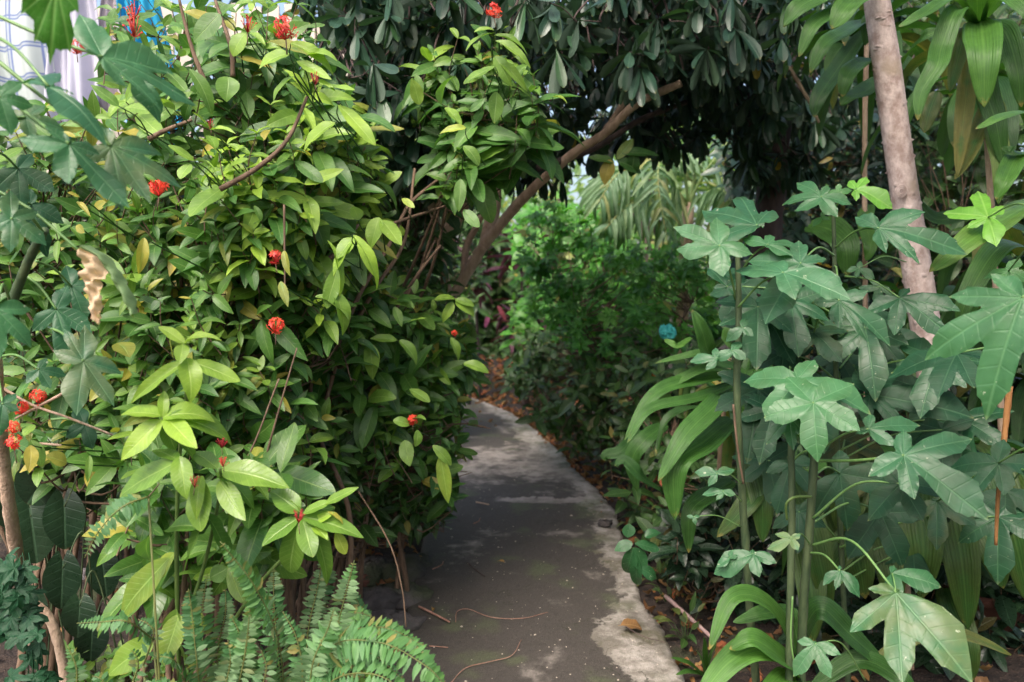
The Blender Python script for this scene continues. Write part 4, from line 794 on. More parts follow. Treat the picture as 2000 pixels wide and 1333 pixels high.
lobed(c2, 1742, 1120, 1.75, [(1745, 1105), (1830, 1135), (1750, 1160)], (0, 1), (.3, .1, 0), (1750, 1158, 1.7), prad=.0015)
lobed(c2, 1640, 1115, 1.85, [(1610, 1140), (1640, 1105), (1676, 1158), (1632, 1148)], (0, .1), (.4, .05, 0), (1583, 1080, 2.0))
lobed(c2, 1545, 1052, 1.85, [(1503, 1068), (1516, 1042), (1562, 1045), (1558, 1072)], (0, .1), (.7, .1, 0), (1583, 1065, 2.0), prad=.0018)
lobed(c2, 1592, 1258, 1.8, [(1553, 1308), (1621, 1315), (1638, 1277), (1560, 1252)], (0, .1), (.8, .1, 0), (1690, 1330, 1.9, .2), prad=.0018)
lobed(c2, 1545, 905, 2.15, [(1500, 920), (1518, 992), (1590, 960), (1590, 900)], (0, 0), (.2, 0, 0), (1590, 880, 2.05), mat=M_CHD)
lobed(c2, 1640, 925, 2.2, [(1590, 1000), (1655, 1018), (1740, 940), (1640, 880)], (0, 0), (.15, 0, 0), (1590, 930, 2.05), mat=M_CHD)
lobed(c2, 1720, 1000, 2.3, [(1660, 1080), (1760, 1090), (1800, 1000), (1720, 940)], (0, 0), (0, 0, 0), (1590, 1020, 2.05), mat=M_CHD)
c3 = cp('lobed leaf plant with the highest rosette of leaves against the dark gap', (.98, 2.45, .03))
stem(c3, [(1660, 1400, 2.5), (1640, 1000, 2.45), (1632, 700, 2.4), (1630, 520, 2.4), (1627, 385, 2.4)], [.009, .0075, .005])
lobed(c3, 1604, 385, 2.3, [(1533, 382), (1560, 345), (1614, 362), (1658, 388), (1634, 415), (1556, 404)], (0, .5), (.6, .1, 0), (1626, 400))
lobed(c3, 1672, 370, 2.35, [(1660, 350), (1690, 345), (1738, 388), (1672, 388)], (0, .6), (.7, .5, 0), (1628, 410), mat=M_BG)
lobed(c3, 1637, 376, 2.35, [(1618, 374), (1640, 360), (1662, 368)], (0, .3), (.5, .4, 0), (1628, 395), prad=.0018)
lobed(c3, 1605, 425, 2.35, [(1588, 438), (1610, 412), (1620, 428)], (0, .2), (.5, .5, 0), (1627, 400), prad=.0018)
lobed(c3, 1716, 446, 2.2, [(1674, 418), (1790, 494), (1880, 462), (1800, 412), (1730, 485)], (0, .5), (.6, 0, 0), (1630, 485, 2.4))
lobed(c3, 1638, 588, 2.1, [(1592, 588), (1640, 630), (1694, 646), (1774, 664), (1690, 570)], (0, .5), (.4, 0, 0), (1630, 520, 2.4))
lobed(c3, 1757, 582, 2.25, [(1698, 605), (1748, 640), (1848, 636), (1866, 600), (1775, 562)], (0, .3), (.2, 0, 0), (1650, 540, 2.4))
lobed(c3, 1678, 525, 2.35, [(1655, 528), (1672, 540), (1706, 542), (1680, 510)], (0, .2), (.3, .1, 0), (1770, 512, 2.5), prad=.0015)
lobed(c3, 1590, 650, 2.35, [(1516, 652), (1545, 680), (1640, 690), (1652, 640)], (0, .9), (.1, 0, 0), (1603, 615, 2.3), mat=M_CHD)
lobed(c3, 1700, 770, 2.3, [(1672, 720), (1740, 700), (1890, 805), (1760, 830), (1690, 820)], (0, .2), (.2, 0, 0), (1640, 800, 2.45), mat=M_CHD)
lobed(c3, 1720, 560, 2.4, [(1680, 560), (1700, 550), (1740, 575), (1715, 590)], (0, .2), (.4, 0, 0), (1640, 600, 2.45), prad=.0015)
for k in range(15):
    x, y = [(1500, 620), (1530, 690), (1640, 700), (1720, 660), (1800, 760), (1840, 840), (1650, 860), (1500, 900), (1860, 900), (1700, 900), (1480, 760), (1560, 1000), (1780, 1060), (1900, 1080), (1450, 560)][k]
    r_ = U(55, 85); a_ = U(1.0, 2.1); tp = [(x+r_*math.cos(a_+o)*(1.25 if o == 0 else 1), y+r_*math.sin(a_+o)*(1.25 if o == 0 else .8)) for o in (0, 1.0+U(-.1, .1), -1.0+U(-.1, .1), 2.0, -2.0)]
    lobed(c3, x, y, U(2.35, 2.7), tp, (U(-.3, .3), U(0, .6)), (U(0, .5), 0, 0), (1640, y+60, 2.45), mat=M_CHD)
for k, (x, y, r_) in enumerate([(1480, 600, 80), (1545, 590, 75), (1690, 640, 85), (1620, 760, 80), (1830, 700, 85), (1880, 820, 95), (1950, 1010, 90), (1510, 800, 70)]):
    a_ = U(1.2, 1.9); tp = [(x+r_*math.cos(a_+o)*(1.3 if o == 0 else 1), y+r_*math.sin(a_+o)*(1.2 if o == 0 else .75)) for o in (0, .95+U(-.1, .1), -.95+U(-.1, .1), 1.9, -1.9)]
    lobed(c3, x, y, U(2.2, 2.4), tp, (U(-.3, .3), U(.1, .7)), (U(0, .4), 0, 0), (1640, y+60, 2.45))
c4 = cp('lobed leaf plant at the right border with one very large leaf reaching inwards', (1.6, 1.75, .05))
stem(c4, [(2080, 1500, 1.8), (2070, 1000, 1.75), (2060, 600, 1.7), (2060, 420, 1.7)], [.012, .01, .007])
lobed(c4, 1998, 582, 1.45, [(1812, 676), (1918, 772), (2060, 740), (2070, 600), (1940, 538), (1862, 575)], (-.2, .2), (.75, .15, 0), (2062, 560, 1.6), sk=.42, prad=.004)
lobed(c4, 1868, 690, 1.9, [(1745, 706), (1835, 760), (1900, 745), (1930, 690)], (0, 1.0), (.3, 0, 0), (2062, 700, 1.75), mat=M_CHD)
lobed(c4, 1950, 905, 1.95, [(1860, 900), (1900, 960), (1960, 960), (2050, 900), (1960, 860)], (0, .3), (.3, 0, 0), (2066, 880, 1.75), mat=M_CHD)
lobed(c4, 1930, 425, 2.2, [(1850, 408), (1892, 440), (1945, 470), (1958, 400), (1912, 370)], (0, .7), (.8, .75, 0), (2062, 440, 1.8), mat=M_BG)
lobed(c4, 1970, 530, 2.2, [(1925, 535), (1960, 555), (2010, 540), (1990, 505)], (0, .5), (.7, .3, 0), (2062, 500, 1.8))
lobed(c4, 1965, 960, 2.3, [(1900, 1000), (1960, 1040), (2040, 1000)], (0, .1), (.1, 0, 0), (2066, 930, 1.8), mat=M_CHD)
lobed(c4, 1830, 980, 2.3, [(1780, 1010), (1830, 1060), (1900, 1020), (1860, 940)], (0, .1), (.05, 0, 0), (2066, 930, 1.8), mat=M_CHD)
dsk = thing('withered_stalk', 'thin orange brown stalk hanging below the very large lobed leaf', 'stalk', P(1945, 1070, 2.0)); limb(dsk, [(1972, 755, 2.0), (1962, 850, 2.0), (1950, 960, 2.0), (1945, 1065, 2.0)], [.0085, .006, .004], 'stalk', bark('orange_stalk', (.3, .13, .04), (.45, .22, .08), 40), 8)
# left lobed plant
c5 = cp('lobed leaf plant at the left edge with large grey green leaves high up', G(75, 1330)); 
stem(c5, [(75, 1290, 2.6), (45, 1150, 2.2), (20, 1000, 2.0), (5, 880, 1.9), (-10, 700, 1.7), (-30, 400, 1.5), (-60, 100, 1.3)], [.0175, .016, .013, .01], M_TWG if False else M_LEAN)
stem(c5, [(-5, 700, 1.8), (25, 590, 1.75), (60, 500, 1.7), (88, 450, 1.65)], [.010, .010, .008], M_CST)
lobed(c5, 110, -30, 1.2, [(98, 112), (46, 20), (150, 20), (70, 70), (135, 90)], (0, -.2), (.2, .2, 0), (-60, 50, 1.3), mat=M_BG, sk=.75)
lobed(c5, 200, 112, 1.35, [(312, 192), (386, 162), (338, 124), (160, 30), (245, 160)], (.2, .4), (.95, 0, 0), (-30, 20, 1.35, -.02))
lobed(c5, 270, 140, 1.45, [(308, 205), (220, 90), (310, 115), (300, 150)], (0, .6), (.8, 0, 0), (120, 50, 1.4))
lobed(c5, 95, 170, 1.3, [(40, 115), (200, 222), (140, 180), (60, 150)], (0, 1.4), (.5, 0, 0), (-40, 60, 1.35))
lobed(c5, 217, 286, 1.4, [(200, 246), (312, 290), (350, 347), (290, 386), (240, 395), (170, 310)], (.1, .2), (.4, 0, 0), (-40, 90, 1.4, -.02), prad=.0036)
lobed(c5, 135, 282, 1.32, [(135, 350), (45, 265), (245, 392), (190, 300), (90, 250)], (.1, .2), (.7, 0, 0), (-30, 150, 1.4, -.02), prad=.0036)
lobed(c5, 50, 230, 1.45, [(0, 215), (85, 205), (120, 240), (60, 265)], (0, .4), (.5, 0, 0), (-30, 250, 1.4))
lobed(c5, 0, 190, 1.3, [(40, 160), (60, 200), (20, 250), (-50, 220), (-40, 140)], (0, .2), (.6, .1, 0), (-50, 250, 1.4))
lobed(c5, 22, 428, 1.45, [(85, 470), (20, 485), (-50, 450), (20, 375), (70, 410)], (0, .1), (.45, 0, .1), (85, 455, 1.65))
lobed(c5, -8, 605, 1.4, [(58, 665), (56, 600), (0, 690), (-60, 600)], (.1, .1), (.5, .1, 0), (20, 590, 1.75))
lobed(c5, 110, 605, 1.75, [(66, 640), (175, 648), (130, 560), (140, 700)], (0, .05), (.3, 0, 0), (52, 540, 1.75))
lobed(c5, 140, 560, 1.85, [(130, 520), (185, 560), (165, 620), (110, 600)], (0, .05), (.2, 0, 0), (70, 510, 1.75))
lobed(c5, 163, 706, 1.65, [(108, 682), (128, 645), (232, 722), (218, 782), (150, 800), (165, 640)], (0, .05), (.4, 0, .2), (95, 640, 1.75))
lobed(c5, 76, 722, 1.7, [(52, 745), (98, 755), (126, 728), (90, 700)], (0, .05), (.3, 0, 0), (-10, 700, 1.8))
lobed(c5, 5, 790, 1.6, [(30, 770), (35, 800), (0, 840), (-40, 800)], (0, .05), (.2, 0, 0), (-8, 740, 1.8))
lobed(c5, 35, 330, 1.75, [(100, 370), (40, 400), (-30, 380), (60, 300)], (0, .1), (.15, 0, 0), (-30, 300, 1.6), mat=M_CHD)
lobed(c5, 60, 400, 1.9, [(120, 430), (90, 480), (0, 440), (60, 370)], (0, .1), (.1, 0, 0), (-20, 400, 1.7), mat=M_CHD)
lobed(c5, 165, 830, 1.9, [(130, 850), (180, 870), (150, 790)], (0, .05), (.15, 0, 0), (100, 820, 1.9), mat=M_CHD)
# the half withered leaf
wl = thing('withered_hanging_leaf', 'large curled leaf at left, one half tan and papery, the other half still green', 'leaf', P(155, 488, 1.5)); 
def ribbon(root, L_, R_, d, mat, name, t, crumple=.006, n=26, nv=8, sag=0.):
    a_, b_ = A(L_, dtype=float), A(R_, dtype=float); s = np.linspace(0, 1, n+1); la = [np.interp(s, np.linspace(0, 1, len(a_)), a_[:, k]) for k in (0, 1)]; lb = [np.interp(s, np.linspace(0, 1, len(b_)), b_[:, k]) for k in (0, 1)]; v = []; uv = []
    for i in range(n+1):
        for j in range(nv+1):
            q = j/nv; x = la[0][i]*(1-q)+lb[0][i]*q; y = la[1][i]*(1-q)+lb[1][i]*q; p = P(x, y, d); dz = sag*math.sin(q*math.pi)+crumple*(math.sin(i*.9+q*5)+math.sin(i*1.7-q*7)*.6)+rng.normal()*crumple*.25
            v.append(p-FW*dz+RT*rng.normal()*crumple*.15); uv.append((s[i], abs(q-.5)*2))
    a = Acc(); a.add(v, grid_faces(n, nv), uv, t); return a.build(name, mat, root)
ribbon(wl, [(153, 488), (158, 508), (160, 525), (157, 540), (163, 555), (170, 570), (172, 600), (182, 622), (190, 636)], [(162, 484), (195, 502), (216, 522), (208, 545), (196, 548), (198, 570), (199, 590), (196, 610), (196, 630)], 1.5, M_TAN, 'dry_half', (.8, 0, 0), .007)
ribbon(wl, [(158, 484), (195, 505), (214, 535), (228, 560), (245, 590), (262, 622)], [(175, 480), (212, 500), (235, 530), (250, 555), (265, 585), (270, 612)], 1.49, M_IXB, 'green_half', (.3, .15, .1), .003, sag=.02)
a = Acc(); a.tube(crv([P(-20, 366, 1.5), P(60, 410, 1.5), P(155, 490, 1.5)], 8), [.0035, .0028], 6); a.build('petiole', M_TWP, wl)

# ------------------------------------------------------------------ flowering hedge (left)
def DH(x, y): return float(np.interp(x, [0, 400, 600, 700, 850, 950], [2.05, 2.05, 2.3, 2.7, 3.2, 3.8]))
HG = 'red flowered shrubs of the left hedge'
h1 = shrub('ixora_shrub', 'red flowered shrub at the left edge under the large grey green leaves', 'shrub', (-1.5, 2.5, 0), [(-60, 250), (120, 200), (330, 260), (330, 560), (260, 760), (330, 900), (150, 930), (-60, 900)], lambda x, y: DH(x, y)+.05, .7, 280, .096, .038, M_IX, T_ELL, 4, .13, .25, .3, .12, group=HG)
h2 = shrub('ixora_shrub', 'dense red flowered shrub in the middle of the left hedge', 'shrub', (-.95, 2.5, 0), [(260, 340), (560, 330), (720, 420), (700, 700), (660, 900), (500, 930), (300, 900), (240, 620)], lambda x, y: DH(x, y), .85, 370, .102, .04, M_IX, T_ELL, 4, .13, .3, .35, .1, group=HG)
h3 = shrub('ixora_shrub', 'red flowered shrub rising past the cream fence with larger leaves at the top', 'shrub', (-1.2, 2.9, 0), [(230, 170), (330, 130), (400, 40), (440, -30), (620, 20), (640, 200), (560, 420), (380, 420), (300, 300), (180, 260)], lambda x, y: DH(x, y)+.15, .6, 130, .125, .052, M_IX, T_ELLH, 3, .17, .3, .3, .05, group=HG)
shrub('ixora_shrub', 'young shrub in front of the cream fence among the blue cloths', 'shrub', (-1.7, 3.2, 0), [(200, -20), (330, -20), (460, 20), (440, 160), (300, 180), (210, 140)], 2.3, .5, 34, .12, .048, M_IX, T_ELLH, 3, .17, .2, .3, .05, group=HG)
h4 = shrub('ixora_shrub', 'lime tipped shrub with arching branches above the hedge centre', 'shrub', (-.75, 2.6, 0), [(420, 300), (560, 150), (700, 190), (760, 420), (740, 600), (620, 640), (480, 520)], lambda x, y: DH(x, y)-.05, .6, 190, .12, .045, M_IX, T_ELLH, 4, .15, .8, .75, .05, group=HG)
h5 = shrub('ixora_shrub', 'red flowered shrub leaning over the path below the leaning trunk', 'shrub', (-.62, 3.4, 0), [(640, 560), (760, 540), (900, 570), (930, 700), (900, 830), (880, 950), (760, 900), (680, 800), (640, 700), (600, 600)], lambda x, y: DH(x, y), .8, 330, .12, .046, M_IX, T_ELLH, 3, .15, .25, .3, .05, group=HG)
h6 = shrub('ixora_shrub', 'upright shrub with a single red flower at the top centre', 'shrub', (-1.0, 4.0, 0), [(820, 80), (960, 60), (1040, 100), (1050, 180), (990, 300), (880, 350), (830, 260)], 2.75, .5, 60, .14, .052, M_IX, T_ELLH, 4, .17, .3, .4, .03, group=HG, limbs=3)
h7 = shrub('ixora_shrub', 'large leaved shrub in front of the hedge with lime green topmost shoots', 'shrub', (-.85, 1.95, 0), [(260, 900), (480, 860), (640, 960), (560, 1060), (420, 1120), (260, 1130)], 1.85, .45, 46, .14, .055, M_IXB, T_ELLH, 3, .14, .15, .3, .05, group=HG)
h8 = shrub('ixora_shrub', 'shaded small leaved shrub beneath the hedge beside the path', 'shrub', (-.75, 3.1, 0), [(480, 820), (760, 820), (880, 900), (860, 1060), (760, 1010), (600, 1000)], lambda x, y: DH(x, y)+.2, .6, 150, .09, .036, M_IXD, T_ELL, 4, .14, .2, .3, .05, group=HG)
# creeping leaves between
def twig(root, pts, r0=.004, r1=.002, mat=M_TW, name='branch'):
    limb(root, pts, [r0, r1], name, mat, 6, .05, 8)
for pts in [[(290, 272, 2.1), (330, 252, 2.1), (375, 235, 2.1)], [(430, 370, 2.0), (500, 330, 2.0), (560, 275, 2.0), (600, 190, 2.05)], [(400, 160, 2.2), (380, 110, 2.2), (365, 60, 2.2), (350, 0, 2.2)], [(455, 150, 2.15), (450, 90, 2.15), (420, 0, 2.2)]]: twig(h3, pts, .007, .004)
for pts in [[(640, 720, 2.6), (700, 580, 2.6), (760, 480, 2.7), (800, 400, 2.8), (870, 340, 2.9)], [(560, 600, 2.5), (680, 480, 2.6), (760, 440, 2.7), (880, 400, 3.0)], [(720, 700, 3.0), (800, 560, 3.0), (860, 480, 3.1)], [(690, 640, 2.7), (735, 560, 2.7), (790, 470, 2.8), (810, 330, 2.9)], [(740, 780, 3.1), (780, 620, 3.1), (850, 470, 3.2)], [(500, 640, 2.3), (470, 600, 2.3), (410, 560, 2.3)], [(600, 560, 2.4), (640, 510, 2.4), (700, 440, 2.5)]]: twig(h4, pts, .0085, .005)
for pts in [[(520, 890, 1.95), (545, 800, 1.95), (580, 680, 2.0)], [(400, 990, 1.95), (480, 900, 1.95), (545, 740, 2.0)], [(555, 400, 2.05), (556, 500, 2.05), (557, 590, 2.05)], [(700, 960, 2.6), (760, 1060, 2.5), (785, 1150, 2.45), (793, 1225, 2.4)]]: twig(h2, pts, .003, .002, M_TW)
for pts in [[(0, 755, 1.8), (60, 790, 1.8), (130, 815, 1.8), (220, 850, 1.85)], [(125, 768, 1.8), (80, 792, 1.8), (30, 818, 1.8)], [(60, 865, 1.85), (120, 870, 1.85)]]: twig(h1, pts, .0035, .0025, M_LEAN)
# hero leaves of the foreground shoots
a = Acc(); D = 1.6
LEAVES = [ # x0,y0,x1,y1,w,depth offset,age,sen
 (362,672,312,634,26,0,1,0),(360,672,409,632,27,-.03,1,0),(357,672,350,705,30,-.04,.8,0),(368,740,376,768,0,0,0,0),
 (366,700,376,768,46,-.06,.85,0),(370,706,468,735,38,0,.75,0),(362,706,240,778,30,-.02,.7,0),(366,700,372,760,20,.03,.4,0),
 (318,818,322,762,22,0,.9,0),(316,812,235,790,52,-.02,.8,0),(318,815,412,786,56,.0,.75,0),(322,815,381,868,44,-.07,.9,0),(316,820,231,893,48,-.05,.9,0),(330,812,480,838,50,.03,.4,0),(320,822,345,880,40,.02,.2,0),(330,830,395,900,46,.08,.3,0),
 (430,918,558,936,62,-.03,.55,0),(425,915,378,878,40,.02,.35,0),(428,940,476,1013,44,-.05,.5,0),(420,925,520,975,48,.03,.25,0),(350,900,222,962,56,0,.35,0),(350,892,362,966,44,-.05,.5,0),(392,935,386,1036,52,-.04,.4,0),(395,930,368,1000,30,-.07,.6,0),(350,900,300,870,40,.04,.3,0),
 (585,1000,528,950,52,0,.3,0),(582,1012,510,1062,46,-.04,.25,0),(586,1015,545,1142,50,-.02,.3,0),(590,1012,650,1066,44,.02,.25,0),(592,1010,711,1035,50,-.01,.3,0),(590,1015,612,1082,42,-.05,.3,0),(600,1015,672,1142,40,.0,.3,0),(590,1005,640,975,30,0,.4,0),(590,1008,666,1020,36,.05,.2,0),(585,1000,572,972,16,-.03,1,0),
 (612,1020,650,1000,22,0,.9,0),(610,1025,640,1048,24,-.03,.8,0),(655,1040,678,1082,26,0,.7,.4),(640,1000,678,1013,14,0,.9,1),(635,985,695,950,24,-.02,.45,0),
 (430,905,345,1115,0,0,0,0),(415,985,346,1116,54,.02,.2,0),(395,1030,300,1010,60,.05,.15,0),(330,1090,222,1203,62,0,.25,.2),(410,1130,440,1110,40,0,.2,0),(350,1200,318,1300,52,-.04,.35,.2),(345,1190,330,1330,60,.04,.2,.1),(300,1250,205,1320,60,0,.4,.1),(340,1080,285,1150,40,0,.6,.3),(350,1210,405,1220,56,.02,.25,.3),(400,1000,470,1100,50,.08,.1,0),(300,1040,255,1075,50,.08,.1,0),
 (330,1330,300,1420,60,0,.2,0),(485,1180,500,1090,30,.1,.1,0)]
for x0, y0, x1, y1, w_, dd, ag, se in LEAVES:
    if w_ == 0: continue
    d0 = D+(.05 if y0 > 900 else 0)+(.12 if y0 > 1050 else 0); hl(a, x0, y0, x1, y1, w_, d0, d0+dd, (min(1, ag+U(0, .4)), ag*.8, se), face=.5)
a.build('leafy_shoot', M_IXB, h7)
for pts in [[(360, 672, 1.6), (364, 740, 1.62), (362, 800, 1.66), (350, 900, 1.7), (345, 1080, 1.75), (350, 1330, 1.85)], [(318, 815, 1.6), (322, 850, 1.63), (345, 900, 1.7)], [(430, 915, 1.62), (430, 960, 1.68), (400, 1100, 1.75), (352, 1250, 1.83)], [(585, 1008, 1.66), (580, 1060, 1.72), (500, 1150, 1.8), (380, 1330, 1.9)]]: twig(h7, pts, .003, .005, M_TWG)
# hedge hero leaves
HA = {}
for x0, y0, x1, y1, w_, d, ag, se in [
 (640,470,700,560,30,2.1,.8,0),(690,460,765,548,26,2.0,.9,0),(700,468,735,540,24,2.05,.9,0),(690,468,640,530,40,2.1,.7,0),(690,465,655,500,40,2.1,.6,0),(745,430,785,475,46,2.2,.7,0),(740,425,720,480,40,2.2,.6,0),
 (660,205,735,272,36,2.0,.9,0),(655,240,580,275,44,2.0,.7,0),(620,170,690,165,30,2.0,.6,0),(600,110,650,85,40,2.0,.6,0),(565,105,500,115,46,2.0,.75,0),(568,85,655,112,32,2.0,.8,0),(575,150,520,180,52,2.0,.45,0),(580,120,645,150,26,2.0,.7,0),(610,160,655,160,16,2.0,.9,0),(480,65,445,96,40,2.05,.6,0),(485,65,520,72,20,2.05,.7,0),
 (445,150,445,190,50,2.0,.25,0),(430,28,375,75,52,2.1,.1,0),(370,135,425,200,34,2.05,.2,0),(243,210,300,210,36,1.95,.55,0),(232,208,180,162,26,1.95,.2,0),(320,205,345,170,30,1.9,.7,0),(340,215,315,190,30,1.9,.75,0),
 (410,250,380,215,16,1.95,.9,0),(410,255,455,240,18,1.95,.8,0),(405,265,425,275,26,1.95,.5,0),(380,315,332,282,18,1.95,.6,0),(380,315,430,308,14,1.95,.6,0),(372,320,350,345,30,1.95,.5,0),
 (820,205,805,155,30,2.5,.55,.1),(870,210,905,240,28,2.6,.5,0),(970,180,968,238,38,2.55,.3,0),(966,110,1000,160,32,2.55,.4,0),(968,80,1045,110,24,2.5,.5,0),(966,70,1040,75,18,2.55,.4,0),(966,65,900,70,24,2.55,.5,0),(966,130,905,155,34,2.5,.35,0),(966,60,930,45,14,2.55,.6,0),(975,120,1035,165,22,2.55,.5,0),(910,250,860,250,20,2.5,.9,.4),(905,285,940,310,30,2.5,.3,0),(900,350,895,410,28,2.5,.15,0),(905,410,935,440,26,2.5,.1,0),
 (785,388,808,402,16,2.6,.9,.3),(1080,190,1110,185,16,2.7,.8,.2),(655,570,690,650,36,2.2,.45,0),(615,580,690,590,32,2.2,.4,0),(660,520,640,600,34,2.2,.35,0),(890,585,852,570,26,3.0,.55,0),(890,588,930,610,28,3.0,.6,0),(888,585,925,590,18,3.0,.5,0),(885,590,865,628,22,3.0,.65,0),(880,660,905,700,20,3.0,.45,0),(905,710,955,715,26,3.0,.5,0),(720,605,765,635,30,2.7,.2,0),(770,600,785,635,20,2.7,.3,0),(795,630,832,618,16,2.7,.5,0),(775,665,725,655,26,2.7,.4,0),(780,665,825,700,28,2.7,.35,0),(720,670,735,740,36,2.6,.5,0),(860,890,875,985,32,2.7,.7,.15),(845,870,885,905,24,2.7,.5,0),(800,830,775,815,26,2.5,.4,0),(806,820,825,805,20,2.5,.3,0),(815,840,820,870,24,2.5,.4,0),(800,760,840,780,30,2.5,.3,.1),(790,860,800,910,34,2.6,.35,0),
 (282,465,272,535,26,1.85,.5,.75),(155,385,135,375,12,1.9,.5,.9),(150,395,175,410,12,1.9,.4,.8),(150,440,160,452,16,1.9,.4,.8),(60,870,60,920,30,1.75,.8,.9),(60,860,85,900,30,1.8,.3,0),(68,830,45,848,22,1.75,.5,0),(130,905,95,885,46,1.9,.4,.6),(175,890,172,940,16,1.85,.3,0),(555,490,560,535,18,1.95,.3,.5),(548,550,560,595,20,1.95,.2,.4),(340,700,325,640,30,1.9,.3,.5),(230,670,255,690,50,2,.3,.5),(700,430,690,400,30,2.3,.5,0)]:
    rt_ = h1 if x0 < 250 else h6 if (x0 > 810 and y0 < 450) else h5 if x0 > 710 and y0 > 520 else h3 if y0 < 350 and x0 < 560 else h2 if x0 < 600 and y0 > 460 else h4
    fo, st = HA.setdefault(rt_.name, (rt_, Acc(), Acc()))[1:]
    hl(fo, x0, y0, x1, y1, w_*.92, d, d-.03, (U(.3, .9), ag, se), face=U(.25, .6), side=U(-.3, .3))
    b_ = P(x0, y0, d); fo.tube(crv([b_, b_+A([(x0-x1)*.0002+U(-.01, .01), .07, -.02]), b_+A([U(-.05, .05), .28, -.07])], 4), [.0012, .0022], 5, (0, 0, 0))
for rt_, fo, st in HA.values(): fo.build('foliage', M_IX, rt_)
# flowers
for root, x, y, d, r, k in [(h2,310,367,1.85,21,'open'),(h2,538,503,1.95,15,'open'),(h2,538,637,1.9,18,'open'),(h3,262,22,2.0,18,'bud'),(h3,262,52,1.98,24,'bud'),(h3,150,93,2.0,15,'open'),(h3,483,50,2.0,18,'bud'),(h3,558,56,1.95,24,'open'),(h4,615,155,1.95,13,'dark'),(h6,965,22,2.5,16,'open'),(h3,412,243,1.9,10,'dark'),(h1,75,775,1.75,17,'open'),(h1,42,797,1.78,15,'open'),(h1,25,835,1.75,15,'open'),(h1,27,865,1.74,17,'open'),(h5,806,821,2.5,12,'open'),(h2,256,882,1.75,13,'open'),(h7,432,866,1.6,12,'dark'),(h7,436,903,1.58,12,'bud'),(h7,380,942,1.56,13,'dark'),(h7,583,1010,1.62,15,'dark'),(h5,888,651,3.0,7,'open')]:
    flower(root, x, y, d, r, k)

# ------------------------------------------------------------------ ferns
FG = 'ferns at the foot of the hedge'
def fern(label, base, fr, fs=.8): 
    r = thing('fern', label, 'fern', base, FG)
    for pts, w_, ag in fr:
        c = crv([P(x, y, dd*fs) for x, y, dd in pts], 10); a = Acc(); a.tube(crv([A([c[0][0], c[0][1]+.06, .0]), c[0]], 3), [.003, .0022], 5, (.2, 0, .6)); a.tube(c, [.0022, .0008], 4, (.2, 0, .6)); L = sum(np.linalg.norm(c[1:]-c[:-1], axis=1)); n = int(L/.0095); tg = np.gradient(c, axis=0); W = w_*pts[0][2]*fs/FPX*.62
        for i in range(n):
            t = .04+.95*i/n; k = t*(len(c)-1); i0 = min(int(k), len(c)-2); q = c[i0]+(c[i0+1]-c[i0])*(k-i0); g_ = nz(tg[i0]); nr = nz(UP*.5+nz(CAM-q)*.6+A([.2*math.sin(i*.05), 0, 0])); sd = nz(np.cross(g_, nr)); nr = np.cross(sd, g_)
            if nr[2] < 0: nr = -nr
            l = W*min(1, (t*6+.35))*(1-t**2.6)**.8*U(.92, 1.06)+.002
            for s in (-1, 1):
                if rng.random() < .05: continue
                a.leaf(T_PIN[rng.integers(3)], q, nz(sd*s+g_*.22+rv(.10)-nr*U(0, .3)), nz(nr+rv(.22)), l*U(.85, 1.05), min(.011, l*.42), (min(1, .3+U(0, .5)), ag*U(.5, 1.3)*(.4+.8*t), U(.5, 1) if rng.random() < .06 or t > .96 else 0))
        a.build('frond', M_FN, r)
fern('large fern with arching pale fronds reaching onto the slab, front left', G(640, 1330), [
 ([(560, 1420, 2.2), (545, 1260, 2.05), (500, 1150, 1.95), (430, 1058, 1.9)], 66, .3), ([(560, 1420, 2.3), (545, 1300, 2.2), (535, 1180, 2.2), (535, 1110, 2.2)], 60, .1), ([(620, 1420, 2.2), (640, 1300, 2.1), (670, 1180, 2.05), (692, 1095, 2.05)], 62, .2), ([(600, 1400, 2.3), (600, 1250, 2.3), (620, 1150, 2.3), (630, 1090, 2.3)], 44, .1),
 ([(580, 1420, 2.0), (640, 1270, 1.95), (740, 1255, 1.9), (830, 1300, 1.85), (870, 1340, 1.85)], 84, .3), ([(580, 1400, 2.1), (640, 1260, 2.1), (740, 1225, 2.05), (835, 1265, 2.05)], 60, .25), ([(600, 1420, 1.9), (650, 1330, 1.9), (740, 1320, 1.85), (820, 1380, 1.85)], 80, .2), ([(600, 1400, 2.2), (640, 1250, 2.2), (690, 1200, 2.2), (728, 1205, 2.2)], 46, .4),
 ([(600, 1420, 1.95), (610, 1300, 1.9), (640, 1230, 1.9), (652, 1190, 1.9)], 56, .25), ([(560, 1420, 1.95), (590, 1330, 1.95), (580, 1250, 1.95), (552, 1195, 1.95)], 50, .15), ([(500, 1420, 2.1), (480, 1300, 2.0), (490, 1220, 2.0), (486, 1180, 2.0)], 48, .35), ([(560, 1420, 2.0), (600, 1350, 1.9), (640, 1340, 1.9), (700, 1400, 1.9)], 60, .2),
 ([(620, 1420, 2.3), (720, 1260, 2.3), (790, 1250, 2.25), (845, 1290, 2.2)], 50, .2), ([(600, 1400, 2.2), (660, 1290, 2.1), (720, 1275, 2.1), (790, 1330, 2.05)], 66, .1)])
